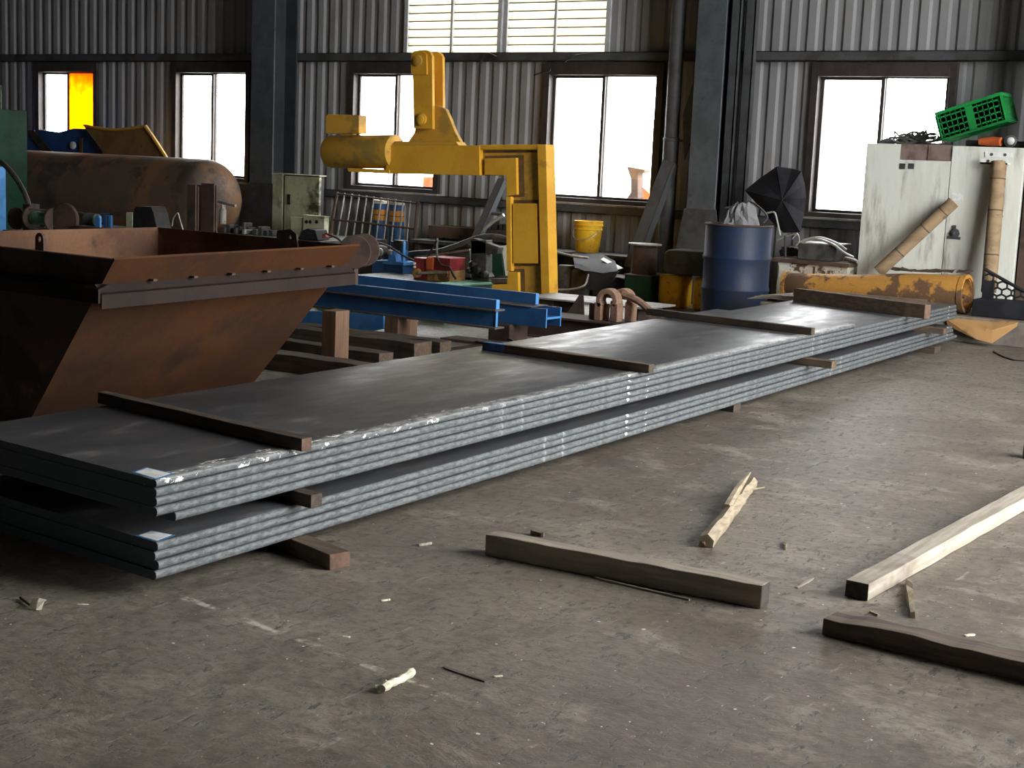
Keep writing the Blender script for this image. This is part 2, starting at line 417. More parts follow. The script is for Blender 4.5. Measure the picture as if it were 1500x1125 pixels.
def timber(name, label, p0, p1, w, h, mat, group=None, cat='timber', **kw):
    mats = [mat, kw.pop('end', mat)]
    if 'paint' in kw: mats.append('wood_blue')
    mb = timber_mb(p0, p1, w, h, endmi=True, **kw)
    o = mb.build(name, mats, bevel=.003)
    return tag(o, label, cat, group)


# ================================================================== the setting
WY = 14.256                                   # inner face of the corrugated back wall
XL, XR, YF, ZC = -24.0, 3.4, -5.0, 6.5
mb = MB().box(XL - .1, XR + .1, YF - .1, WY + .1, -.12, 0)
floor = struct(mb.build('floor', 'floor', origin=(0, 0, 0)))
mb = MB().box(-90, 60, -60, 90, -.4, -.13)
struct(mb.build('ground', 'yard', origin=(0, 0, 0)))

# window openings: frame rectangles x0, x1 (z .95 - 2.485)
WZ0, WZ1 = .955, 2.49
WIN = [(-17.64, -16.34), (-14.86, -13.45), (-11.80, -10.40), (-8.98, -7.47), (-5.80, -4.33)]
VENT = (-10.99, -8.17, 2.59, 4.35)

def corr(mb, x0, x1, z0, z1):
    """trapezoid sheet facing the room, ribs every 19 cm"""
    p = .19; d = .024; prof = []
    k = math.floor(x0 / p) - 1
    while k * p < x1 + p:
        b = k * p
        prof += [(b, 0), (b + .08, 0), (b + .105, d), (b + .16, d)]
        k += 1
    prof.append((k * p, 0))
    pts = []
    for (xa, ya), (xb, yb) in zip(prof, prof[1:]):
        if xb <= x0 or xa >= x1: continue
        f = lambda x: ya + (yb - ya) * ((x - xa) / (xb - xa) if xb > xa else 0)
        if not pts: pts.append((max(xa, x0), f(max(xa, x0))))
        pts.append((min(xb, x1), f(min(xb, x1))))
    n = len(pts)
    vs = [(x, WY + y, z) for z in (z0, z1) for x, y in pts] + [(x, WY + y + .03, z) for z in (z0, z1) for x, y in pts]
    fs = []
    for i in range(n - 1):
        fs += [(i, i + 1, n + i + 1, n + i), (2 * n + i, 3 * n + i, 3 * n + i + 1, 2 * n + i + 1)]
        fs += [(i, 2 * n + i, 2 * n + i + 1, i + 1), (n + i, n + i + 1, 3 * n + i + 1, 3 * n + i)]
    fs += [(0, n, 3 * n, 2 * n), (n - 1, 3 * n - 1, 4 * n - 1, 2 * n - 1)]
    mb.add(vs, fs)
mb = MB()
corr(mb, XL, XR, 0, WZ0)
xs = [XL] + [v for w in WIN for v in w] + [XR]
for a, b in zip(xs[::2], xs[1::2]): corr(mb, a, b, WZ0, WZ1)
corr(mb, XL, XR, WZ1, VENT[2]); corr(mb, XL, VENT[0], VENT[2], VENT[3]); corr(mb, VENT[1], XR, VENT[2], VENT[3]); corr(mb, XL, XR, VENT[3], ZC)
struct(mb.build('wall_back', 'wall', origin=(0, 0, 0)))
mb = MB().box(XL - .1, XL, YF, WY, 0, ZC); struct(mb.build('wall_left', 'wall_plain'))
mb = MB().box(XL, XR, YF - .1, YF, 0, ZC); struct(mb.build('wall_front', 'wall_plain'))
# wall beyond the frame on the light side, with the big doorway the daylight enters by
DY0, DY1, DZ = 5.0, 10.4, 6.2
mb = MB().box(XR, XR + .1, YF, DY0, 0, ZC).box(XR, XR + .1, DY1, WY, 0, ZC).box(XR, XR + .1, DY0, DY1, DZ, ZC)
struct(mb.build('wall_right', 'wall_plain'))
mb = MB().box(XL - .1, XR + .1, YF - .1, WY + .15, ZC, ZC + .08)
struct(mb.build('ceiling', 'ceiling'))

# rails (girts) of the wall frame
def girt(z0, z1, x0, x1, name, mat='steel_dark', d=.09):
    mb = MB().box(x0, x1, WY - d, WY - .005, z1 - .008, z1).box(x0, x1, WY - d, WY - d + .008, z0, z1).box(x0, x1, WY - d, WY - .005, z0, z0 + .008)
    return struct(mb.build(name, mat))
girt(2.50, 2.60, XL, XR, 'trim_1')
girt(.845, .935, XL, XR, 'trim_2')
girt(4.36, 4.46, XL, XR, 'trim_3')

# columns of the frame with haunched feet
def column(x0, x1, name, flare):
    yf = WY - .52
    mb = MB()
    mb.box(x0, x1, yf, yf + .02, 0, ZC)                      # room side flange
    xm = (x0 + x1) / 2
    o = struct(mb.build(name, 'steel_blue', bevel=.004))
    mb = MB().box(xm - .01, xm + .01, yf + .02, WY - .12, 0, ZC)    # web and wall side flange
    mb.box(x0, x1, WY - .12, WY - .10, 0, ZC); mb.build('web', 'steel_shade', o)
    g = MB()
    g.prism([(x0 - flare, yf - .012, 0), (x1 + flare, yf - .012, 0), (x1 + flare, yf - .012, .5), (x1 + .02, yf - .012, .98), (x0 - .02, yf - .012, .98), (x0 - flare, yf - .012, .5)], (0, .012, 0))
    g.build('gusset_plate', 'steel_dark', o)
    return o
column(-12.98, -12.60, 'column', .16)
column(-6.87, -6.55, 'column', .10)
# brown angle and channel stood in the corner of the far column
# ------------------------------------------------------------------ windows
def window(i, x0, x1, panes, sash_open=None, mull=None):
    fr = MB(); y0, y1 = WY - .05, WY + .09
    jw, hd, sl = .075, .135, .05
    fr.box(x0, x0 + jw, y0, y1, WZ0, WZ1).box(x1 - jw, x1, y0, y1, WZ0, WZ1).box(x0 + jw, x1 - jw, y0, y1, WZ1 - hd, WZ1).box(x0 + jw, x1 - jw, y0, y1, WZ0, WZ0 + sl)
    o = struct(fr.build('window_%d' % i, 'brown_frame', bevel=.004))
    s = MB().box(x0 - .03, x1 + .03, WY - .10, WY + .02, WZ0 - .022, WZ0 - .001)
    s.build('sill', 'grey_plate', o)
    a, b = x0 + jw, x1 - jw; xm = mull if mull else (a + b) / 2
    for k, (p0, p1, mat, yy, dz) in enumerate(((a, xm + .02, panes[0], WY + .04, 0.0), (xm - .02, b, panes[1], WY + .0, .015))):
        sw = .036
        z0, z1 = WZ0 + sl, WZ1 - hd
        m2 = MB().box(p0, p0 + sw, yy, yy + .03, z0, z1).box(p1 - sw, p1, yy, yy + .03, z0, z1).box(p0 + sw, p1 - sw, yy, yy + .03, z0, z0 + .03).box(p0 + sw, p1 - sw, yy, yy + .03, z1 - .03 + dz, z1)
        m2.build('sash', 'brown_frame', o)
        m3 = MB().box(p0 + sw, p1 - sw, yy + .012, yy + .016, z0 + .03, z1 - .03 + dz)
        m3.build('pane', mat, o)
    return o
window(1, *WIN[0], ('glass', 'yellow_pane'))
window(2, *WIN[1], ('glass', 'glass'))
window(3, *WIN[2], ('glass', 'glass'))
w4 = window(4, *WIN[3], ('glass', 'glass'))
window(5, *WIN[4], ('glass', 'glass'))

# louvred vent above: two framed banks of translucent slats
def louvre_bank(i, x0, x1):
    z0, z1 = VENT[2], VENT[3]; fr = MB(); y0, y1 = WY - .03, WY + .10
    for a, b in ((x0, x0 + .055), (x1 - .055, x1)): fr.box(a, b, y0, y1, z0, z1)
    xm = (x0 + x1) / 2
    fr.box(xm - .016, xm + .016, y0 - .005, y1, z0, z1).box(x0, x1, y0, y1, z1 - .05, z1)
    o = struct(fr.build('window_%d' % i, 'vent_frame', bevel=.003))
    sl = MB(); z = z0 + .004
    while z < z1 - .08:
        sl.prism([(x0 + .05, WY + .0, z), (x0 + .05, WY + .01, z - .004), (x0 + .05, WY + .075, z + .105), (x0 + .05, WY + .066, z + .109)], (x1 - x0 - .1, 0, 0))
        z += .093
    sl.build('louvre_slats', 'louvre', o)
    lp = MB(); z = z0 + .004
    while z < z1 - .08:
        lp.box(x0 + .05, x1 - .05, WY - .006, WY + .006, z - .006, z + .007); z += .093
    lp.build('slat_lip', 'slat_lip', o)
vm = (VENT[0] + VENT[1]) / 2
louvre_bank(6, VENT[0], vm - .012); louvre_bank(7, vm + .012, VENT[1])

# ------------------------------------------------------------------ things in the yard seen through the panes
Y = 17.0
b0, b1 = oy(934, 277, Y), oy(990, 320, Y)
q = pxz([(925, 300), (941, 274), (960, 291), (975, 310)], Y)
mb = MB().prism([(q[0].x, Y, -.13)] + [tuple(p) for p in q] + [(q[3].x, Y, -.13)], (0, .5, 0))
o = mb.build('machine_hood', 'orange'); tag(o, 'orange peaked machine hood out in the yard beyond the centre window', 'machine')
arm = MB()
pts = pxz([(918, 244), (924, 262), (924, 282), (914, 297), (926, 297), (934, 290), (934, 254), (944, 252), (944, 249)], 16.6)
arm.prism(pts, (0, .15, 0))
p = oy(920, 297, 16.6); arm.box(p.x - .03, p.x + .1, 16.6, 16.75, -.13, p.z + .02)
o = arm.build('loader_arm', 'rust_dark'); tag(o, 'curved brown loader arm standing outside behind the orange hood', 'loader arm')
mb = MB(); a = oy(947, 200, 16.0).x
mb.box(a + .085, a + .14, 16.0, 16.5, -.13, 1.95)
o = mb.build('gate_leaf', 'yellow'); tag(o, 'yellow upright gate leaf outside at the window jamb', 'gate')
b0 = oy(620, 259, 16.4); b1 = oy(640, 262, 16.4)
mb = MB().box(b0.x, b1.x + .3, 16.4, 17.2, -.13, b0.z)
o = mb.build('yard_crate', 'orange'); tag(o, 'orange crate outside, low behind the window under the yellow hoist', 'crate')
M['rust_panel'] = worn('rusted bare panel', (128, 112, 104), (104, 88, 80), (80, 66, 60), scale=5, rough=.75)
M['blue_dark'] = worn('dark blue paint', (30, 72, 132), (26, 62, 116), None, scale=3, rough=.5, fine=.05)
M['ochre'] = worn('ochre rusty plate', (128, 98, 54), (106, 82, 48), (84, 66, 46), scale=3, rough=.8)
# ================================================================== steel plates
AX = Vector((-.0322, 1, 0)).normalized()          # long direction of the stacks
WV = Vector((-1.08, .085, 0))                     # across the sheets, away from the aisle
P0 = Vector((-3.305, 3.11, 0))                    # near corner on the aisle side
yp = lambda px, py: onAisle(px, py).y - P0.y
def onAisle(px, py):
    d = ray(px, py); n = Vector((AX.y, -AX.x, 0)); t = n.dot(P0 - CAM) / n.dot(d); return CAM + d * t
M['plate_top'] = plate_mat('topmost plate steel', [yp(735, 600), yp(765, 590), yp(1190, 520), yp(1203, 520)], True)
M['plate_up'] = plate_mat('upper stack plate steel', [yp(735, 620), yp(766, 610), yp(1190, 520), yp(1203, 520)], False)
M['plate_low'] = plate_mat('lower stack plate steel', [yp(798, 660), yp(825, 655), yp(1217, 540), yp(1232, 535)], False)
def plate(label, group, z, th, s0, s1, dx, mat, seed):
    """one sheet: th thick, from s0 to s1 along the stack, its edge dx off the common line"""
    rnd = random.Random(seed); n = 70; mb = MB(); vs = []
    # section across: sawn edge bulges a little between two eased arrises
    e = th * .2
    sec = [(0, e, -.002), (0, th * .5, 0.0), (0, th - e, -.0015), (0, th, -.009), (1, th, .012), (1, th - e, 0), (1, e, 0), (1, 0, .012), (0, 0, -.011)]
    side = Vector((AX.y, -AX.x, 0))
    for i in range(n + 1):
        s = s0 + (s1 - s0) * i / n
        jx = rnd.uniform(-.0012, .0012); jz = .0008 * math.sin(s * 2.1 + seed)
        for w, h, off in sec:
            p = P0 + AX * s + WV * w + side * (dx + (jx + off if w == 0 else -off))
            vs.append((p.x, p.y, z + h + jz * 0))
    k = len(sec); fs = [(i * k + j, i * k + (j + 1) % k, (i + 1) * k + (j + 1) % k, (i + 1) * k + j) for i in range(n) for j in range(k)]
    fs += [tuple(range(k)), tuple(n * k + j for j in range(k - 1, -1, -1))]
    mb.add(vs, fs)
    o = mb.build('steel_plate', mat, smooth=50, origin=(P0.x, P0.y, z))
    return tag(o, label, 'steel plate', group)
LZ = [.060, .0905, .121, .1515]
for z, lab, s0, s1, dx in ((LZ[0], 'lowest sheet of the lower stack of steel plates, on timbers near the floor', 0.0, 9.35, .0),
                           (LZ[1], 'third sheet down in the lower stack of dark steel plates', .008, 9.20, .004),
                           (LZ[2], 'second sheet down in the lower stack of dark steel plates', .0, 9.22, -.003),
                           (LZ[3], 'topmost sheet of the lower stack of steel plates, white label on its corner', .004, 9.16, .002)):
    plate(lab, 'steel plates in the lower stack', z, .0302, s0, s1, dx, 'plate_low', int(z * 1000))
UZ = [.232, .2625, .293, .3235, .354]
for z, lab, s0, s1, dx, mt in ((UZ[0], 'lowest sheet of the upper stack of steel plates, set back at the near end', .085, 9.30, .0, 'plate_up'),
                               (UZ[1], 'fourth sheet down in the upper stack of dark steel plates', .0, 9.26, .003, 'plate_up'),
                               (UZ[2], 'third sheet down in the upper stack of dark steel plates', .004, 9.28, -.003, 'plate_up'),
                               (UZ[3], 'second sheet down in the upper stack, reaching past the top sheet', -.004, 9.24, .003, 'plate_up'),
                               (UZ[4], 'topmost wide sheet of the upper stack with a scraped shiny edge', .0, 6.62, .0, 'plate_top')):
    plate(lab, 'steel plates in the upper stack', z, .0302 if z < .35 else .026, s0, s1, dx, mt, int(z * 1000))
TOPZ = UZ[4] + .026
# paper labels with a blue border at the near corners
def paper_label(corners, z, label):
    q = [fl(*c, z) for c in corners]; c0 = sum(q, Vector()) / 4
    t = thing('plate_label', label, 'label', (c0.x, c0.y, z), 'paper labels on the plates')
    g = [c0 + (p - c0) * 1.0 for p in q]
    MB().prism([(p.x, p.y, z + .0004) for p in g], (0, 0, .0006)).build('blue_backing', 'label_blue', t)
    i = [c0 + (p - c0) * .82 for p in q]
    MB().prism([(p.x, p.y, z + .0012) for p in i], (0, 0, .0006)).build('white_sheet', 'white', t)
paper_label([(193, 692), (214, 684.5), (256, 694.5), (229, 703)], TOPZ, 'white paper label with blue border on the topmost plate corner')
paper_label([(198, 785), (221, 777), (257, 784), (230, 794)], LZ[3] + .0302, 'white paper label with blue border on the lower stack corner')

# ------------------------------------------------------------------ dunnage timbers
def across(s, z, a=-.06, b=1.04, skew=0.0):
    """two points across the stack at distance s along it, a..b in widths from the aisle edge"""
    f = P0 + AX * s
    return [tuple(f + WV * b + AX * (skew) + Vector((0, 0, z))), tuple(f + WV * a + Vector((0, 0, z)))]
TG = 'timbers lying across the plates'
def ontop(name, label, pa, pb, z, w, h, mat, **kw):
    a, b = fl(*pa, z), fl(*pb, z)
    timber(name, label, a, b, w, h, mat, TG, **kw)
ontop('timber', 'dark square timber across the top plate by the rusty hopper', (150, 590), (449, 661), TOPZ, .046, .046, 'wood_dark', end='wood_endlight')
ontop('timber', 'brown timber with a blue painted end across the top plate', (710, 512), (954, 547), TOPZ, .05, .045, 'wood_brown', paint=(.0, .14), end='wood_dark')
ontop('timber', 'dark timber across the top plate before the blue drum', (949, 461), (1191, 491), TOPZ, .045, .046, 'wood_dark', end='wood_dark')
ontop('timber', 'thick dark timber across the far plate end with a pale broken tip', (1166, 441), (1358, 467), UZ[3] + .0302, .07, .105, 'wood_brown', end='wood_endlight', seg=18)
timber('lath', 'thin brown lath lying behind the thick timber on the plates', (-4.86, 11.86, UZ[3] + .0304), (-3.74, 11.98, UZ[3] + .0304), .05, .05, 'wood_brown', TG, end='wood_dark', cat='lath')
g2 = 'timbers between the two stacks'
a, b = across(.69, LZ[3] + .0304, -.075, 1.02); timber('timber', 'dark timber poking out between the stacks near the label end', a, b, .055, .049, 'wood_dark', g2, end='wood_dark', jit=.0012)
a, b = across(5.72, LZ[3] + .0304, -.17, 1.02); timber('timber', 'brown timber poking out between the stacks halfway along', a, b, .07, .048, 'wood_brown', g2, end='wood_brown', jit=.0015)
a, b = across(8.42, LZ[3] + .0304, -.14, 1.02); timber('timber', 'brown timber poking out between the stacks at the far end', a, b, .09, .048, 'wood_brown', g2, end='wood_brown', jit=.0015)
g3 = 'timbers under the lower stack'
a = fl(478, 834, 0); b0 = P0 + WV * 1.0 + AX * .9
timber('timber', 'brown square timber on the floor under the near plate end', (b0.x, b0.y, 0), (a.x + .03, a.y + .035, 0), .085, .057, 'wood_brown', g3, end='wood_endlight', jit=.0015)
a, b = across(8.62, 0, -.04, 1.0); timber('timber', 'dark timber on the floor under the far plate end', a, b, .12, .057, 'wood_dark', g3, end='wood_dark', jit=.0015)
a, b = across(4.7, 0, .04, 1.0); timber('timber', 'dark timber hidden in shade under the middle of the plates', a, b, .08, .057, 'wood_dark', g3, end='wood_dark', jit=.0015)

# ------------------------------------------------------------------ timbers and scraps on the floor
a, b = fl(703, 812), fl(1113, 893)
o = timber('timber', 'grey square timber with a pale top lying on the open floor', (a.x + .02, a.y + .035, .001), (b.x, b.y + .04, .001), .075, .078, 'wood_grey', None, end='wood_end', seg=20)
a, b = fl(1254, 878), fl(1560, 705)
o = timber('timber', 'long pale sawn timber running towards the doorway, dark near end', (a.x + .0, a.y, .001), (b.x, b.y, .001), .082, .060, 'wood_pale', None, end='wood_end', seg=22)
a, b = fl(1206, 930), fl(1500, 1001)
dirv = (b - a).normalized()
def tp(t):
    return (1.0, 1.0 if t > .25 else .86 + .56 * t)
o = timber('timber', 'scorched dark timber lying before the long pale sawn timber', a + Vector((.0, .045, .001)), a + dirv * 1.15 + Vector((0, .045, .001)), .10, .062, 'wood_burnt', None, end='wood_endlight', seg=20, jit=.004, taper=tp)
# splintered piece: a broken bar with a riven end
a, b = fl(1034, 802), fl(1102, 712)
d = (b - a).normalized(); sd = Vector((d.y, -d.x, 0)); L = (b - a).length
t = thing('splintered_timber', 'splintered length of pale timber lying alone on the floor', 'timber', ((a.x + b.x) / 2, (a.y + b.y) / 2, 0))
mb = MB(); rnd = random.Random(3); vs = []; n = 16
for i in range(n + 1):
    f = i / n; wd = .058 * (1 - .35 * f) * rnd.uniform(.88, 1.08); hh = .05 * (1 - .25 * f) * rnd.uniform(.85, 1.1)
    c = a + d * L * f + sd * rnd.uniform(-.004, .004)
    for x, z in ((-.5, .03), (.5, 0.0), (.55, .55), (.1, 1), (-.42, .8)):
        vs.append(c + sd * x * wd + Vector((0, 0, .002 + z * hh)))
fs = [(i * 5 + k, i * 5 + (k + 1) % 5, (i + 1) * 5 + (k + 1) % 5, (i + 1) * 5 + k) for i in range(n) for k in range(5)] + [(4, 3, 2, 1, 0), tuple(n * 5 + k for k in range(5))]
mb.add(vs, fs, 0); mb.build('split_bar', 'wood_split', t)
mb = MB()
q0 = a + d * L * .45 + Vector((0, 0, .035)) - sd * .012; q1 = b + d * .05 - sd * .02 + Vector((0, 0, .05))
mb.tube([q0, q0.lerp(q1, .4) + Vector((0, 0, .012)), q1], [.02, .018, .004], 6)
mb.build('splinter', 'wood_split', t)
mb = MB().tube([a + d * L * .86 + sd * .005 + Vector((0, 0, .02)), a + d * L * .9 + sd * .03 + Vector((0, 0, .014)), a + d * L * .96 + sd * .06 + Vector((0, 0, .01))], [.006, .005, .003], 6)
mb.build('splinter', 'wood_split', t)
mb = MB().tube([a - d * .012 - sd * .01 + Vector((0, 0, .012)), a + d * .06 - sd * .015 + Vector((0, 0, .03))], [.008, .014], 6)
mb.build('broken_tip', 'wood_endlight', t)

def chip(name, label, pa, pb, w, h, mat, cat='wood chip', group=None):
    a, b = fl(*pa), fl(*pb); mid = a.lerp(b, .5); L = (b - a).length; d = (b - a).normalized(); sd = Vector((d.y, -d.x, 0))
    rnd = random.Random(int(pa[0])); vs = []; n = 6
    for i in range(n + 1):
        f = i / n; k = rnd.uniform(.7, 1.1) * (1 if .1 < f < .9 else .7)
        c = a + d * L * f
        for x, z in ((-.5, 0), (.5, 0), (.4, 1), (-.35, .9)):
            vs.append(c + sd * x * w * k + Vector((0, 0, .001 + z * h * rnd.uniform(.8, 1.1))))
    fs = [(i * 4 + j, i * 4 + (j + 1) % 4, (i + 1) * 4 + (j + 1) % 4, (i + 1) * 4 + j) for i in range(n) for j in range(4)] + [(3, 2, 1, 0), tuple(n * 4 + j for j in range(4))]
    o = MB().add(vs, fs).build(name, mat)
    return tag(o, label, cat, group)
chip('wood_chip', 'pale split chip standing out beside the long sawn timber', (1336, 906), (1330, 856), .03, .022, 'wood_split')
chip('wood_chip', 'small brown offcut behind the grey square timber', (778, 783), (797, 787), .022, .018, 'wood_burnt')
chip('wood_chip', 'little upright sliver of wood on the open floor', (1149, 806), (1150, 794), .012, .012, 'wood_split')
chip('wood_sliver', 'pale curved sliver between grey timber and long sawn timber', (1167, 862), (1191, 848), .012, .004, 'wood_pale', 'sliver')
chip('wood_sliver', 'pale sliver on the floor by the plates beside dark crumb', (613, 800), (632, 797), .014, .008, 'wood_pale', 'sliver')
chip('wood_sliver', 'thin dark lath on the floor behind grey timber tip', (872, 848), (1010, 880), .016, .006, 'wood_grey', 'sliver')
chip('wood_sliver', 'dark flat sliver near the torn paper roll', (650, 978), (712, 999), .02, .003, 'wood_burnt', 'sliver')
chip('wood_sliver', 'short pale chip just above the scorched timber', (1275, 897), (1287, 903), .012, .006, 'wood_split', 'sliver')
chip('paper_flake', 'white paper flake on the floor behind the scorched timber', (1413, 932), (1427, 930), .02, .003, 'paper_scrap', 'paper scrap')
chip('paper_flake', 'thin white flake below the grey timber on open floor', (723, 992), (736, 991), .01, .003, 'paper_scrap', 'paper scrap')
chip('paper_flake', 'white flake alone on the dark floor before the plates', (558, 881), (571, 879), .012, .004, 'paper_scrap', 'paper scrap')
chip('paper_flake', 'tiny white flake midway between plates and paper roll', (502, 934), (513, 934), .01, .004, 'paper_scrap', 'paper scrap')
chip('paper_flake', 'faint white flake on the dark floor at the plate end', (113, 886), (130, 886), .008, .002, 'paper_scrap', 'paper scrap')
# rolled scrap of torn cream paper
a, b = fl(560, 1016), fl(604, 992)
t = thing('paper_roll', 'torn rolled scrap of cream paper on the foreground concrete'.replace('foreground ', 'bare '), 'paper scrap', ((a.x + b.x) / 2, (a.y + b.y) / 2, 0))
rnd = random.Random(5); pts = [a.lerp(b, i / 8) + Vector((0, 0, .014 + .002 * math.sin(i))) for i in range(9)]
MB().tube(pts, [.010, .0135, .010, .012, .009, .012, .010, .014, .011], 9).build('rolled_paper', 'paper_scrap', t)
mb = MB(); c = fl(553, 1012)
mb.tube([c + Vector((0, -.004, .006)), c + Vector((.012, .006, .012))], [.012, .009], 6).tube([c + Vector((-.004, .014, .008)), c + Vector((.012, .026, .018))], [.008, .010], 6)
mb.build('crumpled_end', 'paper_scrap', t)
a = fl(50, 893)
t = thing('paper_scrap', 'folded cream paper scrap on the dark floor by the plate end', 'paper scrap', (a.x, a.y, 0))
MB().sheet([[a + Vector((-.004, -.008, .001)), a + Vector((.012, -.002, .001)), a + Vector((.022, .010, .002))], [a + Vector((-.010, -.002, .018)), a + Vector((.010, .004, .022)), a + Vector((.024, .016, .026))], [a + Vector((-.018, .010, .030)), a + Vector((.006, .014, .034)), a + Vector((.026, .024, .030))]], .004).build('folded_sheet', 'paper_scrap', t)
b = fl(30, 878)
MB().tube([b + Vector((0, 0, .006)), a + Vector((-.014, 0, .01))], .005, 6).build('twisted_end', 'wood_burnt', t)
# dark block cut by the picture edge
a = fl(1497, 672)
mb = MB().box(a.x, a.x + .14, a.y, a.y + .1, 0, .075)
o = mb.build('steel_block', 'rust_dark', bevel=.006); tag(o, 'small dark steel block on the bright floor beyond the long pale timber', 'block')
# cable on the floor
pts = [fl(*p) + Vector((0, 0, .006)) for p in ((1455, 516), (1464, 521), (1476, 526), (1490, 529), (1520, 530), (1560, 526))]
o = MB().tube(spline(pts), .006, 6).build('cable', 'black_rubber'); tag(o, 'thin black cable snaking over the floor by the cardboard', 'cable')
# ================================================================== rusty hopper
HR = [Vector((-4.90, 4.36, .90)), Vector((-5.09, 6.26, .90)), Vector((-6.74, 6.34, .90)), Vector((-6.68, 4.42, .90))]      # rim corners: aisle-near, aisle-far, far-far, far-near
HB = [Vector((-5.90, 4.70, .005)), Vector((-6.02, 6.42, .005)), Vector((-6.70, 6.30, .005)), Vector((-6.66, 4.72, .005))]
t = thing('hopper', 'big rusty steel hopper with sloping sides behind the plates', 'hopper', (-6.0, 5.4, 0))
def panel(a, b, th=.012, up=0.0):
    """steel panel between rim edge a-b and floor edge, thickness inwards"""
    p = [HR[a], HR[b], HB[b], HB[a]]
    n = (p[1] - p[0]).cross(p[2] - p[0]).normalized(); c = sum(HR, Vector()) / 4
    if n.dot(c - p[0]) < 0: n = -n
    return MB().prism(p, n * th)
panel(0, 1).build('sloping_panel', 'rust_orange', t)
panel(1, 2).build('end_panel', 'rust', t)
panel(2, 3).build('back_panel', 'rust', t)
panel(3, 0).build('end_panel', 'rust_dark', t)
MB().prism([p + Vector((0, 0, -.004)) for p in HB], (0, 0, .012)).build('bottom_plate', 'rust', t)
def stiffener(a, b, mat, f0=.13, f1=.24, out=.06):
    """angle welded round the collar"""
    n = None; p0, p1 = HR[a].lerp(HB[a], f0), HR[b].lerp(HB[b], f0); q0, q1 = HR[a].lerp(HB[a], f1), HR[b].lerp(HB[b], f1)
    n = (HR[b] - HR[a]).cross(HB[a] - HR[a]).normalized(); c = sum(HR, Vector()) / 4
    if n.dot(c - HR[a]) > 0: n = -n
    e = (HR[b] - HR[a]).normalized() * .045
    mb = MB()
    mb.prism([p0 - e, p0 - e + n * out, p0 - e + n * out + (q0 - p0) * .1, p0 - e + (q0 - p0) * .1], (p1 - p0) + e * 2)
    lo0 = p0 + n * out + Vector((0, 0, -.062))
    mb.prism([p0 - e + n * out, p0 - e + n * (out - .012), lo0 - e - n * .012, lo0 - e], (p1 - p0) + e * 2)
    return mb.build('stiffening_angle', mat, t)
stiffener(0, 1, 'rust_stiff'); stiffener(3, 0, 'rust_stiff')
for k in range(6):     # weld stops above the angle
    f = .16 + k * .15
    p = HR[0].lerp(HB[0], .127).lerp(HR[1].lerp(HB[1], .127), f); n = Vector((.9, 0, -.35))
    MB().box(-.004, .04, -.012, .012, -.004, .006, T=Matrix.Translation(p)).build('weld_lug', 'rust_dark', t)
# lifting eye on the near rim
e = oy(68, 362, 4.46)
prof = []
for k in range(13): 
    a = math.pi * k / 12; prof.append((e.x + .028 * math.cos(a), e.z + .038 + .028 * math.sin(a)))
poly = [(x, z) for x, z in prof] + [(e.x - .03, e.z - .06), (e.x + .03, e.z - .06)]
ho = [(e.x + .012 * math.cos(2 * math.pi * k / 12), e.z + .038 + .016 * math.sin(2 * math.pi * k / 12)) for k in range(12)]
def ringplate(outer, inner, y0, y1):
    """plate with one hole: both outlines resampled by angle about the hole's centre"""
    cx = sum(p[0] for p in inner) / len(inner); cz = sum(p[1] for p in inner) / len(inner); n = 48
    def hit(poly, a):
        dx, dz = math.cos(a), math.sin(a); best = 0
        for (x0, z0), (x1, z1) in zip(poly, poly[1:] + poly[:1]):
            ex, ez = x1 - x0, z1 - z0; den = dx * ez - dz * ex
            if abs(den) < 1e-12: continue
            tt = ((x0 - cx) * ez - (z0 - cz) * ex) / den; uu = ((x0 - cx) * dz - (z0 - cz) * dx) / den
            if tt > 0 and -1e-6 <= uu <= 1 + 1e-6: best = max(best, tt)
        return cx + dx * best, cz + dz * best
    mb = MB(); vs = []
    for y in (y0, y1):
        for poly_ in (outer, inner):
            for k in range(n):
                x, z = hit(poly_, 2 * math.pi * k / n); vs.append((x, y, z))
    fs = []
    for k in range(n):
        j = (k + 1) % n
        fs += [(k, j, n + j, n + k), (2 * n + k, 3 * n + k, 3 * n + j, 2 * n + j), (k, 2 * n + k, 2 * n + j, j), (n + k, n + j, 3 * n + j, 3 * n + k)]
    return mb.add(vs, fs)
ringplate(poly, ho, 4.42, 4.435).build('lifting_eye', 'rust_dark', t)
# eye on the far rim
e = oy(432, 347, 6.30); c = (e.x, e.z)
ringplate([(c[0] - .11, c[1] - .09), (c[0] + .06, c[1] - .09), (c[0] + .045, c[1] + .02), (c[0] + .0, c[1] + .045), (c[0] - .10, c[1] + .03)], [(c[0] + .012 * math.cos(k * math.pi / 6), c[1] + .013 * math.sin(k * math.pi / 6)) for k in range(12)], 6.26, 6.275).build('lifting_eye', 'rust_dark', t)
# sticks of scrap leaning inside
a = Vector((-5.22, 4.62, .60))
o = MB().tube([(-6.1, 5.2, .05), (-5.16, 4.72, .87)], [.02, .012], 6).build('scrap_strip', 'wood_brown'); tag(o, 'pale scrap strip leaning inside the rusty hopper, at its near corner', 'scrap')

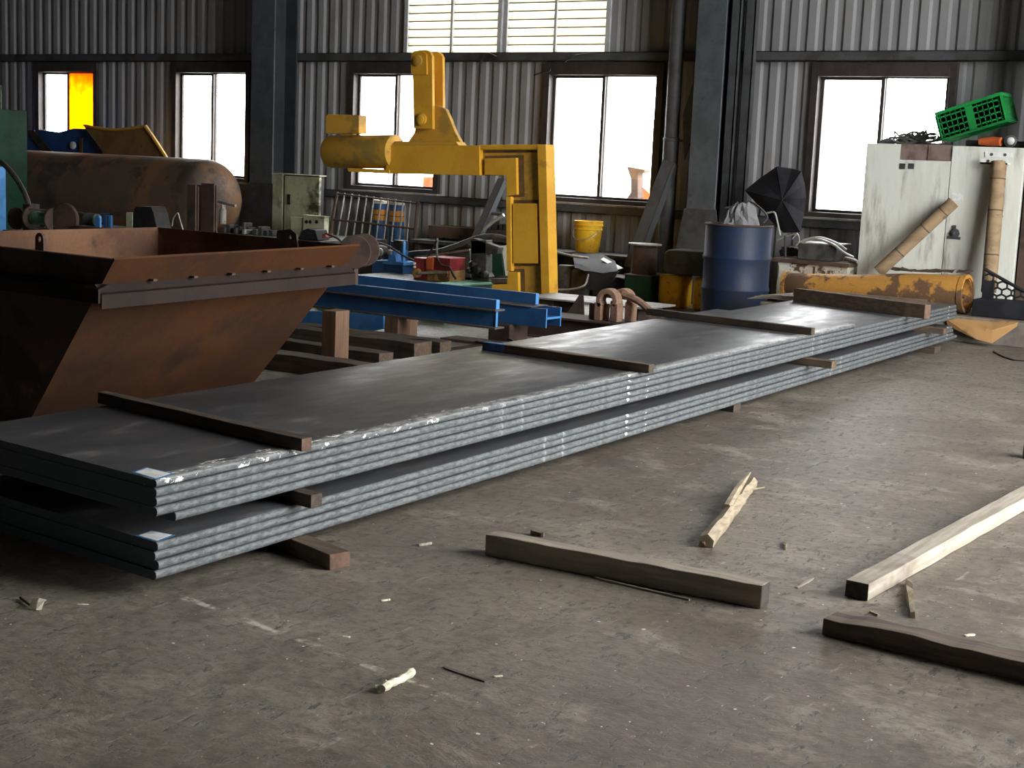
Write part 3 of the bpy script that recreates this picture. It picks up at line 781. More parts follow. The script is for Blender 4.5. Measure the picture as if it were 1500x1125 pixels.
# ================================================================== yellow C-hook hoist, in the plane y = 12
HY = 12.0
t = thing('lifting_hook', 'tall yellow C-shaped coil lifting hook standing behind the blue beams', 'lifting hook', (oy(760, 440, HY).x, HY + .08, 0))
def yp_(name, pts, y0, y1, mat='yellow', bevel=.004):
    return MB().prism(pxz(pts, HY), (0, 0, 0)) if False else None
def ys(name, pts, y0, y1, mat='yellow', bevel=.004):
    q = pxz(pts, HY); mb = MB()
    mb.prism([(p.x, HY + y0, p.z) for p in q], (0, y1 - y0, 0)); return mb.build(name, mat, t, bevel=bevel)
foot = oy(760, 440, HY)
body = [(566, 214), (790, 213), (798, 452), (715, 452), (719, 416), (742, 412), (742, 256), (703, 257), (566, 254)]
ys('hook_body', [(690, 214), (790, 213), (798, 456), (716, 456), (719, 410), (742, 408), (741, 256), (690, 257)], .055, .13, 'yellow_dirty')
ys('arm_beam', [(566, 213), (703, 213), (703.5, 257), (566, 254)], -.01, .15)
ys('top_flange', [(703, 212), (790, 211.5), (790, 219), (704, 219)], .0, .155)
ys('back_flange', [(787, 212), (800, 211.5), (806, 458), (794, 459)], -.005, .155)
ys('corner_patch', [(708.5, 232), (755, 231), (756, 285), (741, 287), (740.5, 257), (708.5, 256)], .012, .06)
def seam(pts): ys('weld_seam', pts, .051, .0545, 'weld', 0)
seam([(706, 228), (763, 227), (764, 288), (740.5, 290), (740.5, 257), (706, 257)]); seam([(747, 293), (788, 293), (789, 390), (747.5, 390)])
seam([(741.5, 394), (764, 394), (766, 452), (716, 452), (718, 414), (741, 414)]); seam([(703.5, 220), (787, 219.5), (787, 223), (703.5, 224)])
ys('inner_flange', [(741, 288), (748, 288), (749, 397), (742, 397)], .0, .145)
ys('web_patch', [(750, 298), (786, 298), (787, 386), (750.5, 386)], .008, .06)
ys('lower_patch', [(743, 398), (758, 399), (759, 452), (717, 452), (720, 417), (742, 416)], .008, .06)
ys('foot_lip', [(719, 408), (742, 408), (742, 415), (720, 415)], .0, .145, 'rust_dark')
# bell shaped lug and link plates
ys('bell_lug', [(588, 208.5), (598, 194), (602, 176), (606, 160), (620, 150), (633, 154), (644, 159.5), (651, 175), (657.5, 192), (667, 209.5)], .10, .15, 'yellow_dirty')
ys('lug_base', [(578, 207), (668, 207.5), (672, 213), (576, 213)], .0, .15, 'yellow_dirty')
def link(y0, y1):
    q = [(602, 92), (602, 80), (606, 75), (612, 73.5), (622, 73), (628, 76), (631, 82), (632, 189), (604, 188), (603.5, 140)]
    return ys('link_plate', q, y0, y1)
link(.02, .06)
l2 = link(.20, .24)
ys('pad_plate', [(601.5, 90), (602, 79), (606, 75), (618, 74.5), (624.5, 79), (625, 109), (604, 109.5), (601.5, 106)], .002, .02)
def pin(px, py, r, y0, y1, mat='yellow'):
    p = oy(px, py, HY)
    MB().lathe([(r * .8, 0), (r, .006), (r, y1 - y0)], (p.x, HY + y0, p.z), (0, 1, 0), 24).build('pin', mat, t, smooth=40)
pin(612, 89, .056, -.02, .26, 'yellow_dirty'); pin(616, 175, .062, -.005, .26, 'yellow_dirty'); pin(616, 175, .045, -.02, .0)
# counterweight cylinder, its bracket and the block on it
a, b = oy(474, 222, HY), oy(571, 222, HY); r = .172
MB().lathe([(r * .55, 0), (r * .92, .012), (r, .05), (r, (b.x - a.x)), (r * .8, b.x - a.x + .02)], (a.x, HY + .09, a.z), (b.x - a.x, 0, b.z - a.z), 40).build('counterweight', 'yellow_dirty', t, smooth=40)
ys('bracket_rail', [(510, 246), (572, 249), (572, 254.5), (512, 251.5)], -.02, .16)
ys('end_plate', [(558, 200), (571, 206), (571, 253), (560, 252)], .02, .15, 'yellow_dirty')
mbk = MB().prism([(p.x, HY + .02, p.z) for p in pxz([(475, 170), (478, 167), (524, 168.5), (524, 195.5), (475, 195)], HY)], (0, .13, 0)); mbk.build('balance_block', 'yellow_dirty', t, bevel=.006)
a = oy(507, 198, HY); MB().box(a.x - .10, a.x + .04, HY + .05, HY + .12, a.z - .03, a.z + .03).build('block_tab', 'yellow_dirty', t)
# base shoe so that it stands on the floor
a, b = oy(717, 452, HY), oy(804, 456, HY)
MB().box(a.x, b.x, HY - .02, HY + .18, 0, max(a.z, .03) + .01).build('foot_shoe', 'yellow_dirty', t)
# ================================================================== helpers for the clutter along the wall
def tpx(pts, Y, r, n=8, mb=None):
    q = [oy(a, b, Y[i] if isinstance(Y, (list, tuple)) else Y) for i, (a, b) in enumerate(pts)]
    return (mb or MB()).tube(spline(q, 5) if len(q) > 2 else q, r, n)
def solo(name, label, cat, mb, mat, group=None, **kw):
    return tag(mb.build(name, mat, **kw), label, cat, group)

# ------------------------------------------------------------------ blue beams
BX1 = -5.82
def ibeam(label, x0, x1, y, z0, z1, fw, rail=None):
    """I section along x with a flat bar rail on top"""
    t = thing('steel_beam', label, 'steel beam', ((x0 + x1) / 2, y, z0), 'blue beams')
    T = Matrix.Translation((x1, y, 0)) @ Matrix.Rotation(R(-1.2), 4, 'Z') @ Matrix.Translation((-x1, -y, 0))
    tw = .012
    m1 = MB().box(x0, x1, y - tw / 2, y + tw / 2, z0, z1, T=T); m1.build('web', ['blue'], t)
    for zz in (z0, z1 - .012): MB().box(x0, x1 + .03, y - fw / 2, y + fw / 2, zz, zz + .012, T=T).build('flange', 'blue_top', t)
    MB().box(x0, x1 + .005, y - .02, y + .02, z1, z1 + .068, T=T).build('rail_bar', 'blue', t, bevel=.003)
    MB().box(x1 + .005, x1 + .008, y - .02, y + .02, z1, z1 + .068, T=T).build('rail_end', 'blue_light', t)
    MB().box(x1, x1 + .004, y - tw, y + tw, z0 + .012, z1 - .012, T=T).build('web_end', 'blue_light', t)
ibeam('blue I-beam with rail, propped nearest the rusty hopper', -9.6, BX1, 8.72, .195, .335, .12)
t = thing('steel_beam', 'blue H-beam on its side behind the shorter railed I-beam', 'steel beam', (-7.8, 9.5, .15), 'blue beams')
T = Matrix.Translation((BX1, 9.5, 0)) @ Matrix.Rotation(R(-1.2), 4, 'Z') @ Matrix.Translation((-BX1, -9.5, 0))
for yy, nm in ((9.40, 'flange'), (9.60, 'flange')):
    MB().box(-9.8, BX1, yy - .006, yy + .006, .15, .295, T=T).build(nm, 'blue', t)
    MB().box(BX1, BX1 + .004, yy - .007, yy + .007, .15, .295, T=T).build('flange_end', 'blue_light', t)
MB().box(-9.8, BX1, 9.406, 9.594, .215, .227, T=T).build('web', 'blue', t)
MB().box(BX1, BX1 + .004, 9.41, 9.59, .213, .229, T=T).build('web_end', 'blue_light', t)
MB().box(-9.8, -5.95, 9.38, 9.62, .296, .301, T=T).build('cover_strip', 'blue_top', t)
MB().box(-9.8, -6.03, 9.56, 9.60, .301, .385, T=T).build('rail_bar', 'blue', t, bevel=.003)
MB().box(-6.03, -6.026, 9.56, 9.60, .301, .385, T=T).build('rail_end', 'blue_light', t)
# posts and packing under the beams
pg = 'wooden posts propping the blue beams'
def post(label, pl, pr, py0, py1, Y, z0=0.0):
    a, b = oy(pl, py1, Y), oy(pr, py1, Y); zt = oy((pl + pr) / 2, py0, Y).z
    w = b.x - a.x
    t = MB().box(a.x, b.x, Y, Y + w * 1.2, z0, zt)
    o = solo('wooden_post', label, 'post', t, 'wood_post', pg, bevel=.004); return o
post('tan wooden post standing clear beside the hopper slope', 470, 490, 455, 543, 7.3)
a = oy(570, 465, 8.64); post('tan wooden post under the free end of the railed blue beam', 562, 582, 463.5, 508, 8.68)
solo('wooden_post', 'short tan wooden block under the light blue panel', 'post', MB().box(-7.02, -6.86, 9.055, 9.17, 0, .135), 'wood_post', pg, bevel=.004)
solo('support_block', 'dark rusty block under the end of the blue H-beam', 'block', MB().box(-6.32, -6.12, 9.36, 9.62, 0, .148), 'rust_dark', None, bevel=.008)
# light blue panel lying under the beams
q = [oy(*p, 9.0) for p in ((440, 455), (562, 461), (562, 482), (500, 492), (440, 490))]
mb = MB().prism([(q[0].x, 9.0, q[0].z), (q[1].x, 9.0, q[1].z), (q[2].x, 9.0, q[2].z), (q[3].x, 9.0, q[3].z - .0), (q[4].x, 9.0, q[4].z)], (0, .02, 0))
t = thing('steel_sheet', 'light blue steel panel standing low under the blue beams', 'panel', ((q[0].x + q[1].x) / 2, 9.0, 0))
mb.build('panel_face', 'blue_light', t)
MB().box(oy(583, 470, 9.0).x, oy(589, 470, 9.0).x, 9.0, 9.02, oy(586, 479, 9.0).z, oy(586, 466, 9.0).z).build('panel_lug', 'blue_light', t)
MB().box(q[0].x + .1, q[0].x + .2, 9.02, 9.1, 0, q[4].z + .06).build('panel_foot', 'rust_dark', t)
MB().box(q[1].x - .12, q[1].x + .16, 9.02, 9.04, q[2].z + .02, q[2].z + .05).build('panel_strap', 'blue', t)
# dark timbers lying behind the plates
tg = 'dark timbers on the floor beside the hopper'
for lab, xe, y, w, h, ang in (('dark timber of the floor pile, closest to the plates, pale blunt end', -5.62, 7.05, .17, .11, 2.0), ('dark timber of the floor pile behind the pale ended one', -5.95, 7.62, .15, .10, 1.0), ('dark double timber end of the floor pile by the post', -6.02, 8.12, .2, .12, 2.5), ('dark timber at the rear of the floor pile under the beams', -6.1, 8.5, .14, .09, 1.5)):
    d = Vector((-math.cos(R(ang)), math.sin(R(ang)) * -.2, 0))
    p1 = Vector((xe, y, .001)); p0 = p1 + d * 2.0
    timber('timber', lab, p0, p1, w, h, 'wood_dark', tg, end='wood_brown', jit=.005)
for lab, xa, xb, ya, yb in (('flat dusty board on the floor beyond the timber pile', -6.2, -5.1, 8.55, 9.05), ('second dusty board on the floor under the blue beam ends', -6.6, -5.5, 9.12, 9.34)):
    solo('floor_board', lab, 'board', MB().box(xa, xb, ya, yb, 0, .02), 'rust_dark', 'dusty boards on the floor')
# cable loop hanging off the beam end
mb = MB(); c = Vector((-5.98, 8.95, .02))
mb.tube([c + Vector((.16 * math.cos(k * .42), .10 * math.sin(k * .42), .008 + .003 * k)) for k in range(19)], .009, 6)
solo('cable_coil', 'loop of black cable on the floor under the blue beam ends', 'cable', mb, 'black_rubber')

# ------------------------------------------------------------------ rusty beam with clamps
mb = MB(); T = Matrix.Rotation(0, 4, 'Z')
mb.box(-6.35, -4.95, 9.95, 9.97, .012, .165).box(-6.35, -4.95, 9.9, 10.25, .165, .18).box(-6.35, -4.95, 9.9, 10.25, 0, .012)
t = thing('rusty_channel', 'rusty brown steel channel lying behind the plates with cast rings on it', 'steel channel', (-5.6, 10.0, 0))
mb.build('channel', 'rust_dark', t)
for x in (-5.6, -5.1): MB().box(x, x + .012, 9.97, 10.22, .012, .165).build('stiffener_plate', 'rust_dark', t)
M['rust_cast'] = worn('dusty brown casting', (150, 120, 100), (122, 98, 84), (92, 74, 64), scale=5, rough=.85, spec=.2)
def half_ring(c, r0, r1, y0, y1, a0, a1, mb):
    n = 14; vs = []
    for y in (y0, y1):
        for r in (r0, r1):
            for k in range(n + 1):
                a = a0 + (a1 - a0) * k / n; vs.append((c[0] + r * math.cos(a), y, c[1] + r * math.sin(a)))
    N = n + 1; fs = []
    for k in range(n):
        fs += [(k, k + 1, N + k + 1, N + k), (2 * N + k, 3 * N + k, 3 * N + k + 1, 2 * N + k + 1), (k, 2 * N + k, 2 * N + k + 1, k + 1), (N + k, N + k + 1, 3 * N + k + 1, 3 * N + k)]
    fs += [(0, N, 3 * N, 2 * N), (n, 2 * N + n, 3 * N + n, N + n)]
    return mb.add(vs, fs)
def clamp(label, px, py, Y, s):
    c = oy(px, py, Y); z0 = .181
    t = thing('cast_clamp', label, 'clamp', (c.x, Y, z0), 'cast clamps on the rusty channel')
    mb = half_ring((c.x, c.z), .055 * s, .10 * s, Y - .045, Y + .05, R(-35), R(225), MB())
    mb.build('clamp_ring', 'rust_cast', t, bevel=.006)
    for sx in (-1, 1):
        MB().box(c.x + sx * .078 * s - .03, c.x + sx * .078 * s + .03, Y - .045, Y + .05, z0, c.z - .02).build('clamp_leg', 'rust_cast', t, bevel=.005)
clamp('dusty brown cast ring clamp on the rusty channel, beside the bracket plate', 892, 440, 10.02, .95)
clamp('dusty brown cast ring clamp on the rusty channel, under the long arm', 914, 438, 10.14, .85)
a, b = oy(863, 444, 10.04), oy(882, 463, 10.04)
solo('bracket_plate', 'square brown bracket plate standing on the rusty channel', 'bracket', MB().box(a.x, b.x, 10.04, 10.16, .181, a.z), 'rust_cast', bevel=.006)
mb = tpx([(912, 431), (935, 441), (955, 458)], [10.1, 10.08, 10.05], [.03] * 11, 8)
p = oy(955, 458, 10.05); mb.box(p.x - .04, p.x + .04, 10.0, 10.12, .181, .2)
solo('clamp_arm', 'curved brown clamp arm reaching down onto the rusty channel', 'clamp arm', mb, 'rust_cast', None, smooth=40)
solo('pale_plate', 'pale grey steel plate lying low behind the yellow lifting hook foot', 'plate', MB().box(-7.35, -6.05, 11.45, 12.0, .14, .155), 'grey_plate')
for lab, x in (('dark trestle block under the pale grey plate beside the hook foot', -7.2), ('dark trestle block under the free end of the pale grey plate', -6.3)):
    solo('trestle_block', lab, 'block', MB().box(x, x + .14, 11.5, 11.95, 0, .139), 'rust_dark', 'trestle blocks', bevel=.006)
a = oy(850, 458, 10.9); mb = MB().prism([(a.x - .2, 10.9, 0), (a.x + .05, 10.9, 0), (a.x + .02, 10.9, .27), (a.x - .02, 10.9, .27)], (0, .012, 0))
solo('gusset_triangle', 'small triangular brown gusset plate standing before the pale plate', 'gusset', mb, 'rust_dark')

# ------------------------------------------------------------------ green machine bed and what is on it
BEDX0, BEDX1 = -10.6, -7.55
t = thing('machine_bed', 'low mint green machine bed behind the blue beams', 'machine bed', (-9.0, 11.6, 0))
MB().box(-10.1, -8.62, 10.3, 12.95, .0, .10).build('bed_plate', 'green_grey', t, bevel=.006)
a, b = oy(672, 425, 12.3), oy(723, 410, 12.3)
MB().box(-8.84, -8.55, 10.3, 12.9, .101, .125).build('green_skirt', 'mint', t, bevel=.006)
MB().box(-8.61, -7.2, 10.0, 10.9, .0, .10).build('end_box', 'mint', t, bevel=.006)
for x in (-8.0, -7.5): MB().box(x, x + .03, 9.93, 10.0, .0, .09).build('bed_lug', 'galv', t)
# red welding carriage
Y = 12.5
def rp(x0, y0, x1, y1, d0, d1, name, mat, par, bevel=.006, z0=None):
    mb = MB(); bpx(mb, x0, y0, x1, y1, Y + d0, d1, z0); return mb.build(name, mat, par, bevel=bevel)
c = oy(632, 410, Y)
t = thing('welding_carriage', 'red and yellow welding carriage on the green machine bed', 'machine', (c.x, Y, .101))
rp(606, 378, 626, 412, 0, .28, 'red_body', 'red', t, z0=.101)
rp(626, 377, 659, 396, 0, .28, 'red_hood', 'red', t)
rp(626, 396, 659, 412, 0, .28, 'tan_base', 'tan', t, z0=.101)
rp(624, 377, 634, 395, -.02, .02, 'front_plate', 'orange', t)
c = oy(613, 400, Y); MB().lathe([(.02, -.05), (.048, -.045), (.048, -.004)], (c.x, Y, c.z), (0, 1, 0), 20).build('hand_wheel', 'tan', t, smooth=40)
tpx([(613, 400), (656, 399)], Y - .06, .014).build('feed_rod', 'galv', t)
for px in (643, 655): tpx([(px, 399), (px - 1, 404), (px + 1, 409)], Y - .06, .008).build('small_hook', 'black_rubber', t)
for py in (386, 391): 
    c = oy(608, py, Y); MB().lathe([(.012, -.02), (.014, -.01), (.014, .0)], (c.x, Y, c.z), (0, 1, 0), 12).build('lamp_knob', 'white', t)
tpx([(641, 350), (640, 372), (646, 388), (658, 392), (664, 403), (668, 409)], [Y + .3, Y + .05, Y - .05, Y - .05, Y - .1, Y - .1], .012).build('control_cable', 'black_rubber', t)
tpx([(626, 378), (632, 366), (640, 352)], Y + .1, .012).build('control_cable', 'black_rubber', t)

# dark panels and press behind the hook
Y = 13.0
t = thing('steel_sheet', 'grey green steel panel with pale top edge behind the red carriage', 'panel', (oy(645, 400, Y).x, Y, 0))
MB().prism([(p.x, Y, p.z) for p in pxz([(608, 378), (688, 366), (690, 412), (640, 414), (610, 412)], Y)], (0, .03, 0)).build('panel_face', 'green_grey', t)
MB().prism([(p.x, Y - .01, p.z) for p in pxz([(607, 376), (688, 364.5), (688, 367.5), (608, 379.5)], Y)], (0, .1, 0)).build('folded_edge', 'galv', t)
a, b = oy(612, 420, Y), oy(690, 420, Y); MB().box(a.x, b.x, Y, Y + .05, 0, .12).build('panel_foot', 'rust_dark', t)
t = thing('press_head', 'black greasy press head standing beside the green flat panel', 'machine', (oy(702, 400, Y - .3).x, Y - .3, 0))
Yp = 12.7
for nm, pts, d in (('press_column', [(689, 352), (712, 352), (712, 400), (716, 406), (690, 406)], .12), ('press_arm', [(690, 350), (694, 349), (730, 362), (728, 372), (690, 372)], .1)):
    MB().prism([(p.x, Yp, p.z) for p in pxz(pts, Yp)], (0, d, 0)).build(nm, 'junk', t, bevel=.006)
for px, py, r in ((695, 387, .04), (702, 395, .05), (690, 396, .035), (712, 402, .04)):
    c = oy(px, py, Yp); MB().lathe([(r * .6, -.07), (r, -.05), (r, 0)], (c.x, Yp, c.z), (0, 1, 0), 14).build('press_knob', 'black_rubber', t, smooth=40)
a, b = oy(690, 420, Yp), oy(716, 420, Yp); MB().box(a.x, b.x, Yp, Yp + .15, .127, .16).build('press_foot', 'junk', t)
Yg = 12.97
t = thing('steel_sheet', 'dark green flat panel with white edge behind the lifting hook', 'panel', (oy(725, 400, Yg).x, Yg, 0))
MB().prism([(p.x, Yg, p.z) for p in pxz([(712, 366), (733, 364), (738, 404), (714, 404)], Yg)], (0, .02, 0)).build('green_face', 'green_dark', t)
MB().prism([(p.x, Yg + .02, p.z) for p in pxz([(733, 360), (745, 359), (745, 404), (739, 404)], Yg)], (0, .02, 0)).build('white_face', 'white_cab', t)
a, b = oy(714, 420, Yg), oy(745, 420, Yg); MB().box(a.x, b.x, Yg, Yg + .06, 0.0, .17).build('panel_foot', 'black_rubber', t)
# steel angles and bars leaning on the wall
def lean(name, label, pa, pb, Y0, Y1, w, mat='steel_dark', cat='steel angle', group=None):
    a, b = oy(*pa, Y0), oy(*pb, Y1); d = (b - a).normalized(); s = d.cross(Vector((0, 1, 0))).normalized(); u = s.cross(d)
    mb = MB(); mb.prism([a - s * w / 2, a + s * w / 2, a + s * w / 2 + u * .006, a - s * w / 2 + u * .006], b - a)
    mb.prism([a - s * w / 2, a - s * w / 2 + u * w, a - s * (w / 2 - .006) + u * w, a - s * (w / 2 - .006)], b - a)
    return solo(name, label, cat, mb, mat, group)
lean('steel_angle', 'dark steel angle leaning up the wall inside the hook opening', (690, 360), (734, 262), 13.55, 13.95, .09)
lean('steel_angle', 'grey steel angle leaning beside the drainpipe under the centre window', (921, 392), (979, 236), 13.52, 13.8, .13, 'steel_dark')
a, b = oy(712, 312, 13.8), oy(742, 315, 13.8); solo('cross_bar', 'short dark bar set level behind the lifting hook', 'bar', MB().tube([a, b + Vector((.15, 0, 0))], .018, 8), 'steel_dark')
tb = tpx([(698, 345), (722, 325), (738, 315)], 13.7, .022); solo('steel_rod', 'bright tipped rod leaning behind the lifting hook', 'rod', tb, 'galv')
# bench along the wall holding bucket and oddments
t = thing('wall_bench', 'long dark steel bench standing low against the wall under the window', 'bench', (-8.2, 13.95, 0))
MB().box(-10.35, -7.45, 13.62, 14.15, .40, .44).build('bench_top', 'junk', t)
for x in (-10.3, -8.7, -7.55): MB().box(x, x + .06, 13.66, 14.1, 0, .40).build('leg', 'rust_dark', t)
MB().box(-10.3, -7.5, 14.08, 14.1, .05, .39).build('back_sheet', 'junk', t)
MB().box(-9.9, -8.6, 13.75, 13.80, .24, .40).build('front_rail', 'rust_dark', t)
# shelf angle on the wall with a lump of scrap
t = thing('wall_shelf', 'dark steel shelf ledge on the wall beside the barred grating', 'shelf', (-9.6, 14.0, .52))
MB().box(-10.25, -8.7, 13.85, 14.16, .56, .60).build('shelf_top', 'rust_dark', t)
MB().box(-10.25, -8.7, 13.85, 13.87, .47, .56).build('shelf_front', 'rust_dark', t)
for x in (-10.2, -8.8): MB().box(x, x + .05, 14.0, 14.05, .44, .56).build('leg', 'rust_dark', t)
rnd = random.Random(4); mb = MB()
for k in range(6):
    x = -9.62 + .07 * k; mb.box(x, x + rnd.uniform(.05, .12), 13.92, 14.05, .601, .60 + rnd.uniform(.05, .14))
solo('scrap_lump', 'dark lump of scrap fittings on the wall shelf ledge', 'scrap', mb, 'junk', None, bevel=.01)
# yellow bucket
c = oy(860, 372, 13.85); r = .155
t = thing('plastic_bucket', 'yellow plastic bucket with wire handle on the wall bench', 'bucket', (c.x, 13.85, .441))
zb = .441; hb = .335
MB().lathe([(r * .80, 0), (r * .82, .004), (r * .96, hb * .70), (r * 1.02, hb * .72), (r * 1.02, hb * .75), (r * .97, hb * .76), (r * .99, hb * .84), (r * 1.05, hb * .85), (r * 1.05, hb * .89), (r, hb * .90), (r * 1.02, hb * .99), (r * 1.05, hb), (r * .95, hb), (r * .76, .02), (.001, .015)], (c.x, 13.85, zb), (0, 0, 1), 32).build('pail', 'yellow_plastic', t, smooth=40)
q = [Vector((c.x + r * 1.03 * math.cos(a), 13.85 - r * 1.03 * abs(math.sin(a)) - .01, zb + hb * .78 - .13 * math.sin(a))) for a in [math.pi * k / 14 for k in range(15)]]
MB().tube(q, .004, 6).build('handle', 'galv', t)
# black sheet draped over a machine beside the hook
t = thing('covered_motor', 'greasy motor half covered by a shiny black sheet', 'motor', (-7.6, 13.1, 0))
for px, w_, h_ in ((826, .22, .33), (850, .26, .30)):
    c = oy(px, 420, 13.15); MB().lathe([(w_ / 2 * .9, 0), (w_ / 2, .02), (w_ / 2, h_ - .04), (w_ / 2 * .8, h_)], (c.x, 13.2, 0), (0, 0, 1), 20).build('motor_can', 'junk', t, smooth=40)
a, b = oy(835, 400, 13.15), oy(925, 400, 13.15)
MB().box(a.x + .3, b.x - .05, 13.1, 13.5, 0, .26).build('motor_box', 'black_rubber', t, bevel=.02)
def drape(pts, Y0, Y1, drop, th=.006, mat='black', name='x', par=None):
    """cloth from a top edge (picture points on y=Y1) to a front edge (on y=Y0)"""
    g = []
    top, front = pts; n = 14
    tq = spline([oy(a, b, Y1) for a, b in top], 7); fq = spline([oy(a, b, Y0) for a, b in front], 7)
    m_ = min(len(tq), len(fq))
    for i in range(m_):
        row = []
        p, q = tq[i * (len(tq) - 1) // (m_ - 1)], fq[i * (len(fq) - 1) // (m_ - 1)]
        for j in range(9):
            f = j / 8; v = p.lerp(q, f); v.z += .015 * math.sin(math.pi * f) + .003 * math.sin(i * .9 + j * .7); row.append(v)
        g.append(row)
    return MB().sheet(g, th).build(name, mat, par, smooth=50)
mb = None
t2 = thing('black_sheet', 'shiny black sheet draped over the motor beside the yellow lifting hook', 'sheet', (oy(880, 380, 13.1).x, 13.1, .26))
drape(([(838, 372), (860, 372), (880, 373), (900, 382)], [(842, 392), (858, 397), (886, 400), (905, 397)]), 12.95, 13.45, .1, name='sheet_top', par=t2)
drape(([(860, 397), (878, 400), (895, 400), (908, 397)], [(858, 418), (862, 424), (880, 425), (898, 412)]), 12.90, 12.96, .1, name='sheet_fall', par=t2)
solo('bent_strip', 'bright bent metal strip lying on the black sheet', 'strip', MB().sheet([[oy(880, 380, 13.2), oy(884, 377.5, 13.25)], [oy(893, 388, 13.18), oy(898, 385, 13.25)], [oy(905, 395, 13.15), oy(913, 393, 13.2)]], .006), 'galv')
solo('hose', 'grey hose running from the hook down onto the black sheet', 'hose', tpx([(803, 367), (815, 369), (838, 375), (862, 378)], [13.4, 13.3, 13.15, 13.1], .013), 'galv')
solo('hose', 'thin grey hose looped round the covered motor on the floor', 'hose', tpx([(806, 424), (835, 424), (856, 418), (862, 402)], [12.85, 12.8, 12.8, 12.88], .010), 'galv')
solo('hose', 'thick black hose arching behind the hook opening', 'hose', tpx([(578, 412), (590, 382), (600, 372), (640, 368), (668, 360), (700, 348), (725, 346), (748, 352), (780, 370)], 13.35, .028), 'junk')
# dark green box and bollard
a, b = oy(914, 420, 13.0), oy(952, 420, 13.0)
t = thing('steel_box', 'dark green steel box under the flanged bollard', 'box', ((a.x + b.x) / 2, 13.1, 0))
zt = oy(940, 405, 13.0).z
MB().box(a.x, b.x + .0, 13.0, 13.45, 0, zt).build('box_body', 'green_dark', t, bevel=.006)
MB().box(a.x - .01, b.x + .01, 12.99, 13.46, zt, zt + .012).build('box_lid', 'rust_dark', t)
c = oy(945, 357, 13.22); zb = zt + .012
t = thing('flanged_stub', 'brown steel stub with a flat round flange on the green box', 'stub', (c.x, 13.22, zb))
MB().lathe([(.135, 0), (.13, .03), (.115, c.z - zb - .012)], (c.x, 13.22, zb), (0, 0, 1), 24).build('stub_body', 'rust_dark', t, smooth=40)
MB().lathe([(.17, 0), (.17, .014)], (c.x, 13.22, c.z - .012), (0, 0, 1), 28).build('flange', 'grey_plate', t, smooth=40)
# stone block on two yellow jerrycans
for lab, x0, x1 in (('yellow plastic jerrycan under the dark stone block, clear of the drum', 963, 998), ('yellow plastic jerrycan half hidden behind the blue drum', 1014, 1040)):
    a, b = oy(x0, 425, 13.1), oy(x1, 425, 13.1); zt = oy(985, 401, 13.1).z
    t = thing('jerrycan', lab, 'jerrycan', ((a.x + b.x) / 2, 13.2, 0), 'yellow jerrycans')
    MB().box(a.x, b.x, 13.1, 13.36, 0, zt - .012).build('can_body', 'yellow_plastic', t, bevel=.03)
    MB().lathe([(.03, 0), (.03, .02)], ((a.x + b.x) / 2 - .05, 13.3, zt - .02), (0, 0, 1), 14).build('cap', 'yellow_plastic', t)
a, b = oy(971, 385, 13.05), oy(1040, 385, 13.05); zt = oy(1000, 366, 13.15).z; z0 = oy(985, 401, 13.1).z + .001
mb = MB().prism([(a.x, 13.05, z0 + .03), (a.x + .06, 13.05, z0), (b.x, 13.05, z0), (b.x, 13.05, zt - .03), (b.x - .05, 13.05, zt), (a.x + .05, 13.05, zt), (a.x, 13.05, zt - .04)], (0, .34, 0))
solo('stone_block', 'dark grey stone block resting on the yellow jerrycans', 'block', mb, 'dark_block', bevel=.02)

# ------------------------------------------------------------------ blue drum
c = Vector((oy(1078, 400, 12.62).x, 12.62, 0)); r = .312; H = .90
t = thing('steel_drum', 'blue steel oil drum standing by the far column', 'drum', (c.x, c.y, 0))
prof = [(r * .98, 0), (r * 1.01, .008), (r * .985, .02)]
for zc in (H * .33, H * .655):
    prof += [(r * .985, zc - .03), (r * 1.02, zc - .008), (r * 1.02, zc + .008), (r * .985, zc + .03)]
prof += [(r * .985, H - .05)]
MB().lathe(prof + [(r * .985, H - .02), (r * .97, H - .02), (r * .97, H - .3), (.001, H - .31)], c, (0, 0, 1), 48).build('drum_body', 'blue_drum', t, smooth=35)
MB().lathe([(r * .985, H - .022), (r * 1.015, H - .018), (r * 1.02, H - .008), (r * .99, H), (r * .96, H - .008), (r * .965, H - .022)], c, (0, 0, 1), 48, closed=True).build('rim', 'rust_dark', t, smooth=40)
# crumpled film sticking out of the drum
rnd = random.Random(11); g = []
for i in range(13):
    a = math.pi * (0.05 + .95 * i / 12); row = []
    for j in range(7):
        f = j / 6; rr = .24 * (1 - f * .55); row.append(Vector((c.x + .02 + rr * math.cos(a) + rnd.uniform(-.015, .015), c.y - rr * .75 * math.sin(a) + .03 + rnd.uniform(-.02, .02), H - .12 + f * .30 + rnd.uniform(-.02, .03))))
    g.append(row)
t = thing('film_bundle', 'crumpled grey plastic film stuffed in the top of the blue drum', 'plastic film', (c.x, c.y, H - .12))
MB().sheet(g, .003).build('film', 'poly_film', t)
for i in range(4):
    a = .6 + i * .6; MB().tube([(c.x + .2 * math.cos(a), c.y - .15 * math.sin(a), H - .25), (c.x + .12 * math.cos(a), c.y - .05, H + .12)], .012, 6).build('film_fold', 'grey_sheet', t)
solo('bent_tube', 'thin grey bent tube rising from the drum to the umbrella', 'tube', tpx([(1118, 327), (1124, 318), (1116, 307), (1100, 296), (1085, 300), (1062, 305)], [12.75, 12.8, 12.85, 12.9, 12.95, 12.95], .009), 'junk')
solo('wire_hook', 'short bright wire hooked over the drum rim', 'wire', tpx([(1069, 327), (1068, 319), (1071, 317)], 12.6, .008), 'galv')
